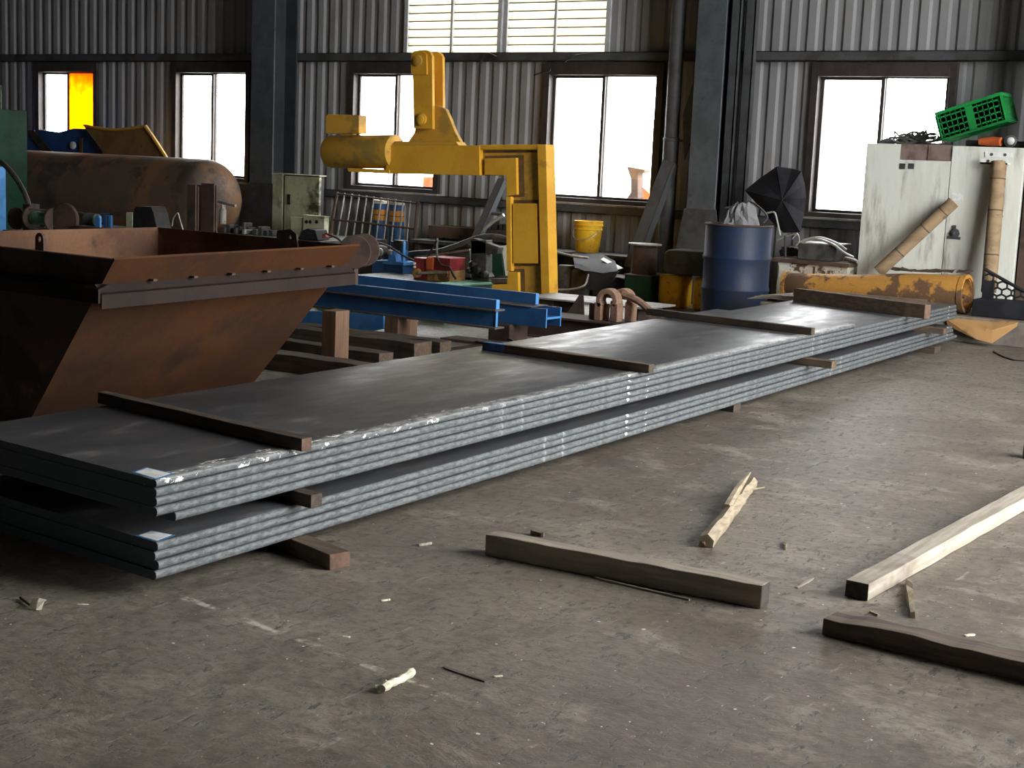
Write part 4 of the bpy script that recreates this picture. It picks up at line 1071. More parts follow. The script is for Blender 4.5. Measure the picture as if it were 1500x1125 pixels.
# broken black umbrella
Y = 13.55
t = thing('broken_umbrella', 'broken black umbrella half open behind the blue drum', 'umbrella', (oy(1140, 300, Y).x, Y, .56))
rim_ = [(1091, 279), (1112, 262), (1138, 244), (1160, 247), (1174, 251), (1179, 270), (1181, 290), (1178, 312), (1172, 340), (1148, 341), (1128, 322), (1110, 300)]
hubp = (1146, 293); g = []
for i, (a, b) in enumerate(rim_ + rim_[:1]):
    row = []
    for j in range(7):
        f = j / 6; px, py = hubp[0] + (a - hubp[0]) * f, hubp[1] + (b - hubp[1]) * f
        bulge = .10 * (1 - f * f) - (.03 if i % 2 else 0) * f
        row.append(oy(px, py, Y - bulge + .12))
    g.append(row)
MB().sheet(g, .004).build('canopy', 'black', t)
for i in range(0, 12, 2):
    a, b = rim_[i]; q = []
    for j in range(5):
        f = j / 4; q.append(oy(hubp[0] + (a - hubp[0]) * f, hubp[1] + (b - hubp[1]) * f, Y - .10 * (1 - f * f) + .116))
    MB().tube(q, .004, 5).build('rib', 'black', t)
tpx([(1124, 312), (1134, 311), (1138, 322), (1143, 345)], Y - .2, .009).build('shaft', 'galv', t)
q = oy(1150, 345, Y); MB().tube([(q.x, Y, q.z), (q.x + .02, Y, .56)], .012, 6).build('handle', 'black_rubber', t)

# ------------------------------------------------------------------ peeling white machine behind the yellow pipe
t = thing('white_machine', 'low peeling white machine cabinet between drum and tall cabinet', 'machine', (-5.3, 13.8, 0))
MB().box(-5.72, -5.0, 13.5, 14.1, 0, .52).build('body', 'white_peel', t, bevel=.006)
MB().box(-5.78, -4.98, 13.46, 14.1, .52, .555).build('top_plate', 'rust_dark', t, bevel=.004)
MB().box(-5.36, -5.33, 13.49, 13.5, .1, .5).build('seam_strip', 'rust_dark', t)
MB().box(-5.70, -5.35, 13.488, 13.5, .36, .49).build('panel', 'white_peel', t)
a, b = oy(1168, 376, 13.6), oy(1226, 358, 13.6)
t = thing('control_case', 'dark steel case with a bright lid edge on the peeling machine', 'case', ((a.x + b.x) / 2, 13.75, .556))
MB().box(a.x, b.x, 13.6, 13.95, .556, b.z - .012).build('case_body', 'junk', t, bevel=.008)
MB().box(a.x - .01, b.x + .01, 13.59, 13.96, b.z - .012, b.z).build('lid', 'galv', t)
for i, pts in enumerate(([(1168, 356), (1195, 350), (1220, 358), (1236, 370), (1252, 378)], [(1176, 352), (1200, 348), (1225, 356), (1240, 366)], [(1160, 350), (1168, 343), (1171, 353), (1166, 360)], [(1138, 352), (1152, 346), (1168, 342)])):
    lab = ['grey hose arching over the dark steel case', 'second grey hose arched close behind the dark case', 'thin wire loop beside the dark steel case', 'straight grey rod crossing the scrap beside the drum'][i]
    mb_ = tpx(pts, 13.62 if i < 2 else 13.55, .012 if i < 2 else .007)
    if i == 0: mb_ = tpx(pts[:-1] + [(1250, 377)], [13.62, 13.6, 13.58, 13.56, 13.54], .013)
    solo('hose' if i < 2 else 'wire', lab, 'hose' if i < 2 else 'wire', mb_, 'galv')
rnd = random.Random(9); mb = MB()
a = oy(1130, 372, 13.5)
for k in range(5):
    x = a.x + .045 * k * .9; h = rnd.uniform(.06, .12); T = Matrix.Translation((x, 13.86 + rnd.uniform(-.05, .1), .556 + h / 2)) @ Matrix.Rotation(rnd.uniform(-.5, .5), 4, 'Y')
    mb.box(-.05, .05, -.06, .06, -h / 2 + .012, h / 2 - .01, T=T)
solo('scrap_heap', 'dark jumble of scrap under the broken umbrella', 'scrap', mb, 'black_rubber', None, bevel=.012)
a = oy(1245, 380, 13.55); mb = MB()
mb.tube([(a.x - .1, 13.7, .59), (a.x + .02, 13.6, .575), (a.x + .08, 13.55, .572)], [.02, .03, .015], 8)
solo('pipe_stub', 'pale pipe fitting at the edge of the peeling machine', 'fitting', mb, 'grey_plate')
# ================================================================== concrete plinth and the tall cabinet
PZ = .215
struct(MB().box(-4.72, 1.0, 12.75, 14.2, 0, PZ).build('plinth_floor', 'concrete', bevel=.01))
CX0, CXS, CX1, CY = oy(1264, 300, 13.62).x, oy(1391, 300, 13.62).x, oy(1496, 300, 13.62).x + .12, 13.62
CT = oy(1380, 213, CY).z
CX0 = oy(1270, 211, CY).x; CXS = oy(1395, 214, CY).x; CX1 = oy(1494, 300, CY).x
t = thing('tall_cabinet', 'tall off-white double door steel cabinet with stained doors', 'cabinet', ((CX0 + CX1) / 2, CY + .25, PZ))
zb = PZ; hx0, hx1 = oy(1318, 225, CY).x, oy(1394, 225, CY).x; hz = oy(1355, 235, CY).z
cb = MB(); yb = CY + .03; ye = CY + .50
cb.box(CX0, CX0 + .015, yb, ye, zb, CT).box(CX1 - .015, CX1, yb, ye, zb, CT).box(CX0, CX1, ye - .012, ye, zb, CT).box(CX0, CX1, yb, ye, zb, zb + .04)
cb.box(CX0, CX1, yb, ye, CT - .012, CT)
cb.build('carcass', 'white_cab', t)
d = MB().box(CX0, hx0, CY, CY + .028, zb + .02, CT).box(hx0, CXS - .003, CY, CY + .028, zb + .02, hz)
dl = d.build('door', 'white_cab', t)
dr = MB().box(CXS + .003, CX1, CY, CY + .028, zb + .02, CT - .004).build('door', 'white_cab', t, bevel=.004)
# rusted panel in the cut-out above the door
MB().box(hx0 + .004, hx1, CY + .012, CY + .03, hz + .004, CT + .005).build('rusty_panel', 'rust_panel', t)
MB().box(hx0 + .34 * (hx1 - hx0) + .1, hx0 + .34 * (hx1 - hx0) + .13, CY + .004, CY + .012, hz + .0, CT).build('panel_strip', 'rust_panel', t)
for px in (1322, 1335):
    p = oy(px, 243.5, CY); f = MB().box(p.x - .026, p.x + .026, CY - .006, CY, p.z - .026, p.z + .026).build('vent_square', 'steel_dark', dl)
p = oy(1398, 342, CY)
mb = MB().lathe([(.05, 0), (.045, .012), (.02, .02), (.018, .04), (.001, .045)], (p.x, CY, p.z), (0, -1, 0), 8)
mb.box(p.x - .012, p.x + .012, CY - .02, CY, p.z + .03, p.z + .075).box(p.x - .06, p.x + .06, CY - .012, CY, p.z - .05, p.z - .03)
mb.build('handle', 'steel_dark', dr)
p = oy(1399, 288, CY); MB().box(p.x - .03, p.x + .075, CY - .004, CY, p.z - .035, p.z + .035).build('white_tag', 'white', dr)
p = oy(1468, 317, CY); MB().lathe([(.01, 0), (.01, .01)], (p.x, CY, p.z), (0, -1, 0), 10).build('knob', 'steel_dark', dr)
p = oy(1493, 369, CY)
# white metal bracket that holds the upright tube
p = oy(1464, 232, CY)
t = thing('pierced_bracket', 'white pierced metal bracket fixed high on the cabinet door', 'bracket', (p.x, CY - .03, p.z - .05))
MB().box(p.x - .13, p.x + .11, CY - .008, CY - .001, p.z + .01, p.z + .055).build('back_strip', 'white', t)
MB().box(p.x - .14, p.x + .10, CY - .10, CY - .001, p.z - .055, p.z - .04).build('shelf_strip', 'white', t)
MB().box(p.x - .14, p.x + .10, CY - .10, CY - .094, p.z - .055, p.z - .01).build('front_strip', 'white', t)
for k in range(2):
    for zz in (.033, -.03): MB().lathe([(.014, 0), (.014, .004)], (p.x - .07 + k * .12, CY - (.008 if zz > 0 else .10), p.z + zz), (0, -1, 0), 10).build('hole', 'steel_dark', t)
def tube_roll(label, pa, pb, Ya, Yb, r, liner=True):
    a, b = oy(*pa, Ya), oy(*pb, Yb)
    t = thing('cardboard_tube', label, 'cardboard tube', tuple(a), 'cardboard tubes by the tall cabinet')
    L = (b - a).length; n = 7; prof = []
    MB().lathe([(r, 0), (r, L), (r * .82, L), (r * .82, L - .15), (r * .82, .1), (r * .82, 0)], a, b - a, 28, closed=True).build('tube_wall', 'card_tube', t, smooth=40)
    for f in (.28, .62, .86): MB().lathe([(r * 1.01, L * f), (r * 1.012, L * f + .006), (r * 1.01, L * f + .012)], a, b - a, 28).build('paper_seam', 'wood_brown', t, smooth=40)
    return t
ya = 13.05
tube_roll('cardboard tube leaning slantwise against the cabinet door seam', (1287, 398), (1397, 296), 13.38, 13.52, .058)
tube_roll('cardboard tube standing upright against the cabinet door', (1448, 428), (1464, 236.5), 13.40, 13.545, .066)
mb = MB(); q = pxz([(1336, 345), (1372, 325), (1366, 330), (1352, 350)], 13.5)
# ------------------------------------------------------------------ on top of the cabinet
# green crate, tilted
cA, cB = oy(1390, 206, 13.80), oy(1489, 176, 13.80)
L = (cB - cA).length * .93; hC = .262; wC = .34
ex = (cB - cA).normalized(); ez = Vector((0, 0, 1)) - ex * ex.z; ez.normalize(); ey = ez.cross(ex); 
if ey.y < 0: ey = -ey
TC = Matrix.Identity(4)
for i in range(3): TC[i][0], TC[i][1], TC[i][2], TC[i][3] = ex[i], ey[i], ez[i], cA[i] - ey[i] * wC * .55
t = thing('plastic_crate', 'green slatted plastic crate tilted on top of the cabinet', 'crate', tuple(cA))
def lattice(mb, x0, x1, z0, z1, nx, nz, at, bw=.041, th=.006):
    for i in range(nx + 1):
        x = x0 + (x1 - x0) * i / nx; mb_ = (x - bw / 2, x + bw / 2); at(mb, mb_[0], mb_[1], z0, z1, th)
    for k in range(nz + 1):
        z = z0 + (z1 - z0) * k / nz; at(mb, x0, x1, z - bw / 2, z + bw / 2, th)
for nm, yy in (('side_lattice', 0), ('side_lattice', wC)):
    lattice(m_ := MB(), 0, L, .012, hC - .03, 12, 4, lambda mb, a, b, c, d, th: mb.box(a, b, yy, yy + th, c, d, T=TC)); 
    m_.box(L * .44, L * .56, yy - .004, yy + .006, 0, hC, T=TC); m_.build(nm, 'crate_green', t)
for nm, xx in (('end_lattice', 0), ('end_lattice', L)):
    lattice(m_ := MB(), 0, wC, .012, hC - .03, 6, 4, lambda mb, a, b, c, d, th: mb.box(xx, xx + th, a, b, c, d, T=TC)); m_.build(nm, 'crate_green', t)
lattice(m_ := MB(), 0, L, 0, wC, 12, 6, lambda mb, a, b, c, d, th: mb.box(a, b, c, d, 0, th, T=TC)); m_.build('base_lattice', 'crate_green', t)
MB().box(-.012, L + .012, -.012, .006, hC - .03, hC, T=TC).box(-.012, L + .012, wC, wC + .018, hC - .03, hC, T=TC).box(-.012, .006, 0, wC, hC - .03, hC, T=TC).box(L, L + .018, 0, wC, hC - .03, hC, T=TC).build('rim', 'crate_green', t)
# what the crate leans on
b0 = oy(1440, 205, 13.75); zc = CT + .001
solo('dark_bundle', 'dark folded bundle propping the green crate on the cabinet', 'bundle', MB().box(b0.x - .18, b0.x + .45, 13.80, 14.05, zc, zc + .06), 'black_rubber', None, bevel=.02)
p = oy(1458, 200, 13.7)
solo('angle_grinder', 'orange bodied angle grinder lying on the cabinet under the crate', 'grinder', MB().tube([(p.x - .14, 13.70, zc + .045), (p.x - .02, 13.70, zc + .05), (p.x + .06, 13.68, zc + .05)], [.03, .045, .04], 10), 'orange', None, smooth=50)
p = oy(1481, 202, 13.7)
t = thing('motor_lamp', 'round grey lamp fitting with a bright lens at the cabinet edge', 'lamp', (p.x, 13.7, zc))
MB().lathe([(.045, 0), (.055, .03), (.055, .09), (.03, .11)], (p.x - .02, 13.76, zc + .058), (.3, -1, 0), 18).build('lamp_body', 'junk', t, smooth=40)
MB().lathe([(.034, 0), (.026, .012), (.001, .016)], (p.x + .012, 13.655, zc + .058), (.3, -1, 0), 16).build('lens', 'gauge', t, smooth=60)
# cable tangle
t = thing('cable_tangle', 'tangle of dark cables heaped on the cabinet by the crate', 'cables', (oy(1345, 205, 13.85).x, 13.85, zc))
rnd = random.Random(21); x0 = oy(1313, 208, 13.85).x; x1 = oy(1378, 208, 13.85).x
for k in range(16):
    f = rnd.uniform(.12, .85); cx_ = x0 + (x1 - x0) * f; rr = rnd.uniform(.06, .13); hz_ = rnd.uniform(.05, .13)
    pts = [Vector((cx_ + rr * math.cos(a) * 1.2, 13.82 + rr * .7 * math.sin(a), zc + .01 + hz_ * (.5 + .5 * math.sin(a * 1.0 + k)) * math.sin(math.pi * min(1, max(.05, f))))) for a in [2 * math.pi * i / 12 for i in range(12)]]
    MB().tube(pts, .010, 6).build('cable_loop', 'junk', t)
tpx([(1310, 192), (1318, 200), (1326, 208)], 13.8, .007).build('loose_end', 'junk', t); tpx([(1310, 192), (1313, 203), (1324, 209)], 13.8, .007).build('loose_end', 'junk', t)
tpx([(1355, 200), (1362, 190), (1374, 187), (1385, 191)], 13.8, .005).build('loose_end', 'grey_plate', t); tpx([(1352, 198), (1368, 195), (1378, 203)], 13.8, .006).build('loose_end', 'junk', t)
p = oy(1297, 206, 13.8)
solo('small_tool', 'small dark tool lying at the window side of the cabinet top', 'tool', MB().tube([(p.x - .06, 13.8, zc + .015), (p.x + .02, 13.8, zc + .03), (p.x + .12, 13.8, zc + .02)], [.012, .03, .016], 8), 'junk')
# ------------------------------------------------------------------ yellow pipe lying on the plinth
a = oy(1146, 421, 13.05); b = oy(1418, 421.5, 13.05); r0, r1 = .128, .168
zz0, zz1 = PZ + r0 + .03, PZ + r1
a = Vector((a.x, 13.16, .318)); b = Vector((b.x, 13.06, PZ + r1 + .012)); L = (b - a).length
t = thing('old_pipe', 'fat yellow pipe with flaking paint lying before the tall cabinet', 'pipe', ((a.x + b.x) / 2, 13.1, PZ))
MB().lathe([(r0 * .9, 0), (r0, .02), (r0 * .99, .25), (r0 * 1.05, L * .4), (r1 * .96, L * .66), (r1, L - .06), (r1 * .97, L - .012), (r1 * .80, L - .012), (r1 * .78, L - .5), (.001, L - .5)], a, b - a, 40).build('pipe_wall', 'yellow_rust', t, smooth=40)
MB().lathe([(r1 * .99, L - .05), (r1 * 1.03, L - .045), (r1 * 1.03, L), (r1 * .86, L), (r1 * .86, L - .05)], a, b - a, 40, closed=True).build('end_collar', 'yellow_rust', t, smooth=40)
MB().lathe([(r0 * .9, -.012), (r0 * 1.08, -.01), (r0 * 1.08, .03), (r0 * .9, .03)], a, b - a, 40, closed=True).build('end_collar', 'yellow_rust', t, smooth=40)
d = (b - a).normalized()
MB().tube([a + d * (L - .42) + Vector((0, -.08, .02)), b + Vector((.0, -.07, -.02))], .02, 6).build('inner_bar', 'yellow_rust', t)
MB().box(a.x - .02, a.x + .12, 13.05, 13.3, 0, .19).build('packing_block', 'wood_dark', t)
rnd = random.Random(2)
for i, (px, py, s) in enumerate(((1322, 398, .1), (1345, 396, .16), (1384, 398, .08), (1412, 399, .06), (1368, 397, .07))):
    p = oy(px, py, 13.14); q = a + d * ((p.x - a.x) / d.x)
    g = [[Vector((q.x - s + s * 2 * u / 4, 13.10 + v * .06, q.z + r1 + .012 + rnd.uniform(0, .03) * (1 if v else .3))) for v in range(3)] for u in range(5)]
    MB().sheet(g, .004).build('peeled_flake', 'rust_dark', t)
# honeycomb black crate behind the pipe end
t = thing('mesh_crate', 'black plastic crate with a honeycomb side behind the pipe end', 'crate', (-3.4, 13.3, PZ))
xa, xb = oy(1437, 430, 13.2).x, oy(1530, 440, 13.2).x
MB().box(xa, xb, 12.95, 13.26, PZ, PZ + .15).build('crate_base', 'black', t, bevel=.01)
def topz(x): 
    f = (x - xa) / (xb - xa); return PZ + .40 - f * .26
hx = MB(); s = .048; nrow = 0
k = 0; z = PZ + .15
while z < PZ + .42:
    x = xa + (s * .87 if k % 2 else 0)
    while x < xb:
        for q in range(6):
            a1, a2 = R(60 * q + 30), R(60 * q + 90)
            p1 = (x + s * math.cos(a1), z + s * math.sin(a1) * .8); p2 = (x + s * math.cos(a2), z + s * math.sin(a2) * .8)
            if q < 3 and max(p1[1], p2[1]) < topz((p1[0] + p2[0]) / 2) and min(p1[0], p2[0]) > xa - .01: hx.tube([(p1[0], 13.25, p1[1]), (p2[0], 13.25, p2[1])], .009, 5)
        x += s * 1.74
    z += s * 1.2; k += 1
hx.build('honeycomb_side', 'black', t)
MB().tube([(xa, 13.25, topz(xa)), (xb, 13.25, topz(xb))], .016, 6).build('sloping_rim', 'black', t)
MB().box(oy(1442, 430, 13.3).x, oy(1458, 430, 13.3).x, 13.22, 13.26, PZ + .14, PZ + .30).build('upright', 'black', t)
# brown cardboard hanging over the plinth edge
q = [oy(1388, 480, 12.62), oy(1490, 466, 12.70), oy(1490, 478, 12.60), oy(1453, 503, 12.52), oy(1437, 494.5, 12.52), oy(1430, 496, 12.52)]
n0 = [Vector((p.x, p.y, p.z)) for p in q]
t = thing('cardboard_sheet', 'brown cardboard sheet sagging off the plinth edge by the plates', 'cardboard', (oy(1440, 480, 12.6).x, 12.6, .0))
g = MB(); top = [oy(1385, 474, 12.78), oy(1420, 471, 12.78), oy(1455, 474, 12.78), oy(1492, 478, 12.78)]
for p in top: p.z = PZ + .003
low = [oy(1388, 477, 12.72), oy(1430, 497, 12.6), oy(1453, 503, 12.58), oy(1490, 478, 12.72)]
g.sheet([[top[i], top[i].lerp(low[i], .5) + Vector((0, -.02, .012)), low[i]] for i in range(4)], .004); g.build('cardboard_flap', 'card', t)
# folded dusty sheets beside the drum
t = thing('folded_sheets', 'dusty folded sheets piled on the floor between drum and plates', 'sheets', (oy(1130, 450, 12.05).x, 12.05, 0))
xa, xb = oy(1112, 450, 12.05).x, -4.78; zf = oy(1135, 440, 12.0).z
MB().box(xa + .04, xb, 11.95, 12.2, 0, zf - .01).build('sheet_bale', 'card_grey', t, bevel=.02)
for k in range(3):
    zt = zf + .016 * k; x0 = xa - .06 + .05 * k
    g = [[Vector((x0 + (xb + .02 - x0) * u / 5, 11.93 + .3 * v / 3 + .02 * k, zt + (.02 if u > 1 else .01 * u) + .005 * math.sin(u + v + k))) for v in range(4)] for u in range(6)]
    MB().sheet(g, .008).build('folded_layer', 'card_grey', t)
# dark post at the frame edge
struct(MB().box(CX1 + .02, CX1 + .27, 13.66, 13.9, PZ, ZC).build('column_post', 'rust_dark'))

# ------------------------------------------------------------------ pipes and angles on the far column
p = oy(978, 300, 13.95); q = oy(990, 20, 13.95)
t = thing('drain_pipe', 'grey upright drainpipe running down beside the far column', 'pipe', (p.x, 13.95, 0))
MB().lathe([(.082, 0), (.082, 1.66), (.088, 1.665), (.088, 1.69), (.076, 1.70), (.076, ZC - .01)], (p.x, 13.95, 0), (0, 0, 1), 24).build('pipe_run', 'steel_dark', t, smooth=40)
MB().box(p.x - .11, p.x + .16, 13.93, 13.97, 1.655, 1.68).build('pipe_bracket', 'rust_dark', t)
p2 = oy(1006, 170, 13.85)
solo('knee_brace', 'dark triangular knee plate between drainpipe and far column', 'bracket', MB().prism([(p2.x - .05, 13.85, p2.z + .0), (p2.x + .10, 13.85, p2.z - .0), (p2.x + .10, 13.85, p2.z + .45), (p2.x + .085, 13.85, p2.z + .45)], (0, .02, 0)).prism([(p2.x - .05, 13.85, p2.z), (p2.x + .10, 13.85, p2.z), (p2.x + .08, 13.85, p2.z - .2), (p2.x + .0, 13.85, p2.z - .45)], (0, .02, 0)), 'steel_dark')
for lab, px0, px1, Y, mt in (('brown channel standing in the corner of the far column', 1063, 1076, 14.05, 'rust_dark'), ('grey channel standing between brown channel and wall rib', 1084, 1098, 14.08, 'steel_dark')):
    a, b = oy(px0, 150, Y).x, oy(px1, 150, Y).x
    solo('steel_channel', lab, 'steel channel', MB().box(a, b, Y, Y + .012, 0, ZC - .05).box(a, a + .01, Y, Y + .09, 0, ZC - .05).box(b - .01, b, Y, Y + .09, 0, ZC - .05), 'steel_dark', 'channels stood by the far column')
# cables hung on the upper rail
solo('hanging_cable', 'black cable looped over the rail under the louvred vent', 'cable', tpx([(703, 108), (704, 92), (714, 79), (728, 84)], 14.12, .012), 'black_rubber')
solo('hanging_cable', 'thin black cable crossing the rail to the window head', 'cable', tpx([(826, 92), (840, 82), (865, 78)], 14.12, .008), 'black_rubber')
solo('hanging_cable', 'short black cable end hanging at the centre window head', 'cable', tpx([(782, 110), (795, 106), (806, 103), (804, 97)], 14.12, .008), 'black_rubber')

# ================================================================== the far corner: tank, bin and grating
tx = oy(334, 290, 12.8).x; r = .49; zc = .76
t = thing('storage_tank', 'big rusty horizontal pressure tank with a domed end', 'tank', (tx - 2, 12.8, 0))
prof = [(r * .02, -.001)] + [(r * math.sin(a), .52 * r * 1.5 * (1 - math.cos(a)) ) for a in [R(8 * k) for k in range(1, 12)]]
MB().lathe(prof + [(r, 8.2)], (tx, 12.8, zc), (-1, 0, 0), 48).build('tank_shell', 'rust_tank', t, smooth=50)
for x in (tx - 1.1, tx - 3.6): MB().box(x, x + .12, 12.5, 13.1, 0, zc - r * .75).build('saddle', 'rust_dark', t)
p = oy(322, 297, 12.45)
v = MB().tube([(p.x - .05, 12.45, p.z + .02), (p.x + .28, 12.42, p.z - .02)], .018, 8); v.build('valve_pipe', 'grey_plate', t)
MB().lathe([(.04, 0), (.04, .16), (.025, .18)], (p.x + .06, 12.44, p.z - .24), (0, 0, 1), 12).build('valve_body', 'grey_plate', t, smooth=40)
MB().lathe([(.03, 0), (.03, .05)], (p.x + .06, 12.44, p.z - .07), (0, 0, 1), 10).build('valve_neck', 'galv', t)
for px, py in ((288, 239), (298, 245)):
    q = oy(px, py, 12.8); MB().lathe([(.02, 0), (.02, .03)], (q.x, 12.8, q.z - .02), (0, 0, 1), 8).build('bolt_head', 'rust_dark', t)
# blue bin
Y = 13.55; q = pxz([(20, 192), (60, 190), (86, 194), (108, 188), (132, 189), (162, 232), (162, 300), (20, 300)], Y)
t = thing('blue_bin', 'dark blue steel bin behind the rusty tank with a dial on it', 'bin', (oy(90, 220, Y).x, Y, 0))
for p in q[-2:]: p.z = 0.0
MB().prism([(p.x, Y, p.z) for p in q], (0, .03, 0)).build('bin_front', 'blue_dark', t)
MB().box(q[0].x, q[5].x, Y + .03, Y + .5, 0, .9).build('bin_box', 'blue_dark', t)
a = pxz([(41, 191), (52, 191), (78, 222), (66, 224)], Y); MB().prism([(p.x, Y - .03, p.z) for p in a], (0, .03, 0)).build('edge_strip', 'black_rubber', t)
c = oy(108, 213, Y); MB().lathe([(.05, 0), (.05, .03), (.04, .034)], (c.x, Y, c.z), (0, -1, 0), 18).build('dial', 'gauge', t, smooth=40)
c = oy(118, 213, Y); MB().box(c.x - .006, c.x + .05, Y - .02, Y, c.z - .1, c.z + .1).build('rusty_strip', 'rust', t)
# ochre scoop plate
Y = 13.45; q = pxz([(121, 182.5), (150, 189), (180, 188), (213, 184), (222, 196), (232, 212), (247, 236), (262, 300), (150, 300), (150, 222)], Y)
for p in q[7:9]: p.z = 0.0
t = thing('scoop_plate', 'rusty ochre scoop with torn yellow edges behind the tank', 'scoop', (oy(190, 220, Y).x, Y, 0))
MB().prism([(p.x, Y, p.z) for p in q], (0, .02, 0)).build('scoop_face', 'ochre', t)
e = [oy(*p, Y - .01) for p in ((121, 183), (140, 187), (165, 190), (190, 188), (213, 184.5))]
MB().tube(spline(e, 4), [.006] + [.02] * 15 + [.012], 6).build('torn_edge', 'yellow_dirty', t)
e = [oy(*p, Y - .01) for p in ((213, 185), (222, 198), (234, 216), (246, 235))]
MB().tube(spline(e, 4), .026, 6).build('torn_edge', 'yellow_dirty', t)
MB().box(q[7].x - .9, q[7].x - .2, Y + .02, Y + .4, 0, .8).build('scoop_back', 'ochre', t)
# green machine cabinet and blue upright at the frame edge
Y = 11.55; x1 = oy(40, 200, Y + .5).x; zt = oy(20, 160, Y).z
t = thing('machine_cabinet', 'tall dark green machine cabinet standing before the rusty tank and blue bin', 'machine', (x1 - .5, Y + .3, 0))
MB().box(x1 - 1.2, x1, Y, Y + .5, 0, zt).build('cabinet_body', 'green_dark', t, bevel=.01)
MB().box(x1 - .9, x1 - .1, Y - .012, Y, .15, zt - .15).build('cover_plate', 'green_dark', t, bevel=.006)
MB().lathe([(.2, 0), (.2, .3)], (x1 - .55, Y + .3, zt), (0, 0, 1), 20).build('top_motor', 'green_dark', t, smooth=40)
Y = 11.1; x1 = oy(9, 290, Y + .2).x; zt = oy(4, 245, Y).z
t = thing('blue_upright', 'light blue steel upright beside the green machine cabinet', 'upright', (x1 - .2, Y, 0))
MB().box(x1 - .5, x1, Y, Y + .2, 0, zt).build('upright_body', 'blue_light', t, bevel=.008)
MB().box(x1 - .5, x1 + .03, Y - .012, Y, 0, oy(4, 322, Y).z).build('foot_plate', 'blue_light', t)
solo('hose', 'thick black hose curving down beside the blue upright', 'hose', tpx([(-6, 234), (8, 243), (24, 262), (38, 288), (44, 312), (46, 345), (47, 375), (47, 397)], 11.0, .03), 'black_rubber')
# winch with green wire
Y = 9.5
t = thing('wire_winch', 'winch with green wire wound between dark discs behind the hopper', 'winch', (oy(60, 320, Y).x, Y, 0))
def discX(x, py, rad, th, nm, mat, yy=Y):
    z = oy(60, py, Y).z; MB().lathe([(rad * .95, 0), (rad, .006), (rad, th - .006), (rad * .95, th)], (x, yy, z), (1, 0, 0), 32).build(nm, mat, t, smooth=40)
xa, xb = oy(48, 320, Y).x, oy(77, 320, Y).x; z0 = oy(60, 320, Y).z
MB().lathe([(.052, 0), (.062, .03), (.064, (xb - xa) / 2), (.062, xb - xa - .03), (.052, xb - xa)], (xa, Y, z0), (1, 0, 0), 24).build('wire_coil', 'coil_green', t, smooth=40)
for dz in (.085, -.085): MB().tube([(xa - .02, Y - .04, z0 + dz), (xb + .02, Y - .04, z0 + dz)], .008, 6).build('tie_rod', 'galv', t)
discX(xa - .03, 320, .115, .03, 'flange_disc', 'rust_dark'); discX(xb, 320, .115, .03, 'flange_disc', 'rust_dark')
c = oy(94, 322, Y); MB().lathe([(.15, 0), (.16, .01), (.16, .03)], (c.x, Y, c.z), (-.15, 1, 0), 32).build('brake_disc', 'rust_dark', t, smooth=40)
c = oy(22, 320, Y); MB().lathe([(.10, 0), (.11, .01), (.11, .03)], (c.x, Y, c.z), (-.15, 1, 0), 32).build('brake_disc', 'rust_dark', t, smooth=40)
x0_, x1_ = oy(10, 320, Y).x, oy(100, 320, Y).x
MB().box(x0_, x1_, Y - .05, Y + .2, 0, z0 - .14).build('winch_stand', 'rust_dark', t)
MB().box(oy(36, 320, Y).x, oy(46, 320, Y).x, Y - .02, Y + .1, z0 - .14, z0 + .13).build('bearing_block', 'black_rubber', t)
# motors and oddments on a long stand behind the hopper's far side
Y = 9.6; xa, xb = oy(123, 330, Y).x, oy(262, 332, Y).x; zs = oy(190, 336, Y).z
t = thing('low_stand', 'dark steel stand behind the hopper carrying small motors', 'stand', ((xa + xb) / 2, Y, 0))
MB().box(xa, xb, Y - .12, Y + .3, zs - .04, zs).build('stand_top', 'rust_dark', t)
for x in (xa + .05, xb - .1): 
    for y in (Y - .1, Y + .22): MB().box(x, x + .05, y, y + .05, 0, zs - .04).build('leg', 'rust_dark', t)
c = oy(133, 322, Y); t = thing('small_motor', 'grey small motor beside the blue clamp on the low stand', 'motor', (c.x, Y, zs))
MB().lathe([(.05, 0), (.06, .01), (.06, .15), (.04, .17)], (c.x - .06, Y, zs + .062), (1, 0, 0), 18).build('motor_can', 'green_grey', t, smooth=40)
tpx([(112, 312), (120, 312), (132, 317)], Y - .02, .010).build('supply_pipe', 'green_grey', t)
c = oy(140, 325, Y - .1)
t = thing('blue_clamp', 'light blue clamp with rounded head on the low stand', 'clamp', (c.x, Y - .06, zs))
MB().prism([(c.x - .035, Y - .08, zs)] + [(c.x + .035 * math.cos(a), Y - .08, zs + .075 + .035 * math.sin(a)) for a in [math.pi - math.pi * k / 8 for k in range(9)]] + [(c.x + .035, Y - .08, zs)], (0, .02, 0)).build('clamp_head', 'blue_light', t)
a = oy(148, 312, Y); b = oy(163, 334, Y); mb = MB().box(a.x, b.x, Y - .01, Y + .02, a.z - .012, a.z).box(b.x - .012, b.x, Y - .01, Y + .02, zs, a.z).box(a.x + .03, a.x + .07, Y - .0, Y + .06, zs, a.z - .02); mb.build('clamp_frame', 'blue', t)
a, b = oy(184.5, 311, Y), oy(194, 331, Y)
solo('switch_box', 'narrow beige switch box on the low stand', 'switch box', MB().box(a.x, b.x, Y, Y + .06, zs, a.z), 'cream_cab', None, bevel=.005)
q = pxz([(196, 306), (200, 302), (221, 303), (225, 312), (231, 331), (196, 331)], Y)
for p in q[-2:]: p.z = zs + .001
solo('black_case', 'black sloping case on the low stand before the tank', 'case', MB().prism([(p.x, Y, p.z) for p in q], (0, .18, 0)), 'black_rubber', None, bevel=.006)
solo('wire_loop', 'thin pale wire loops between the black case and the brown column stub', 'wire', tpx([(252, 331), (254, 320), (260, 312), (263, 320), (268, 337)], Y, .006), 'galv')
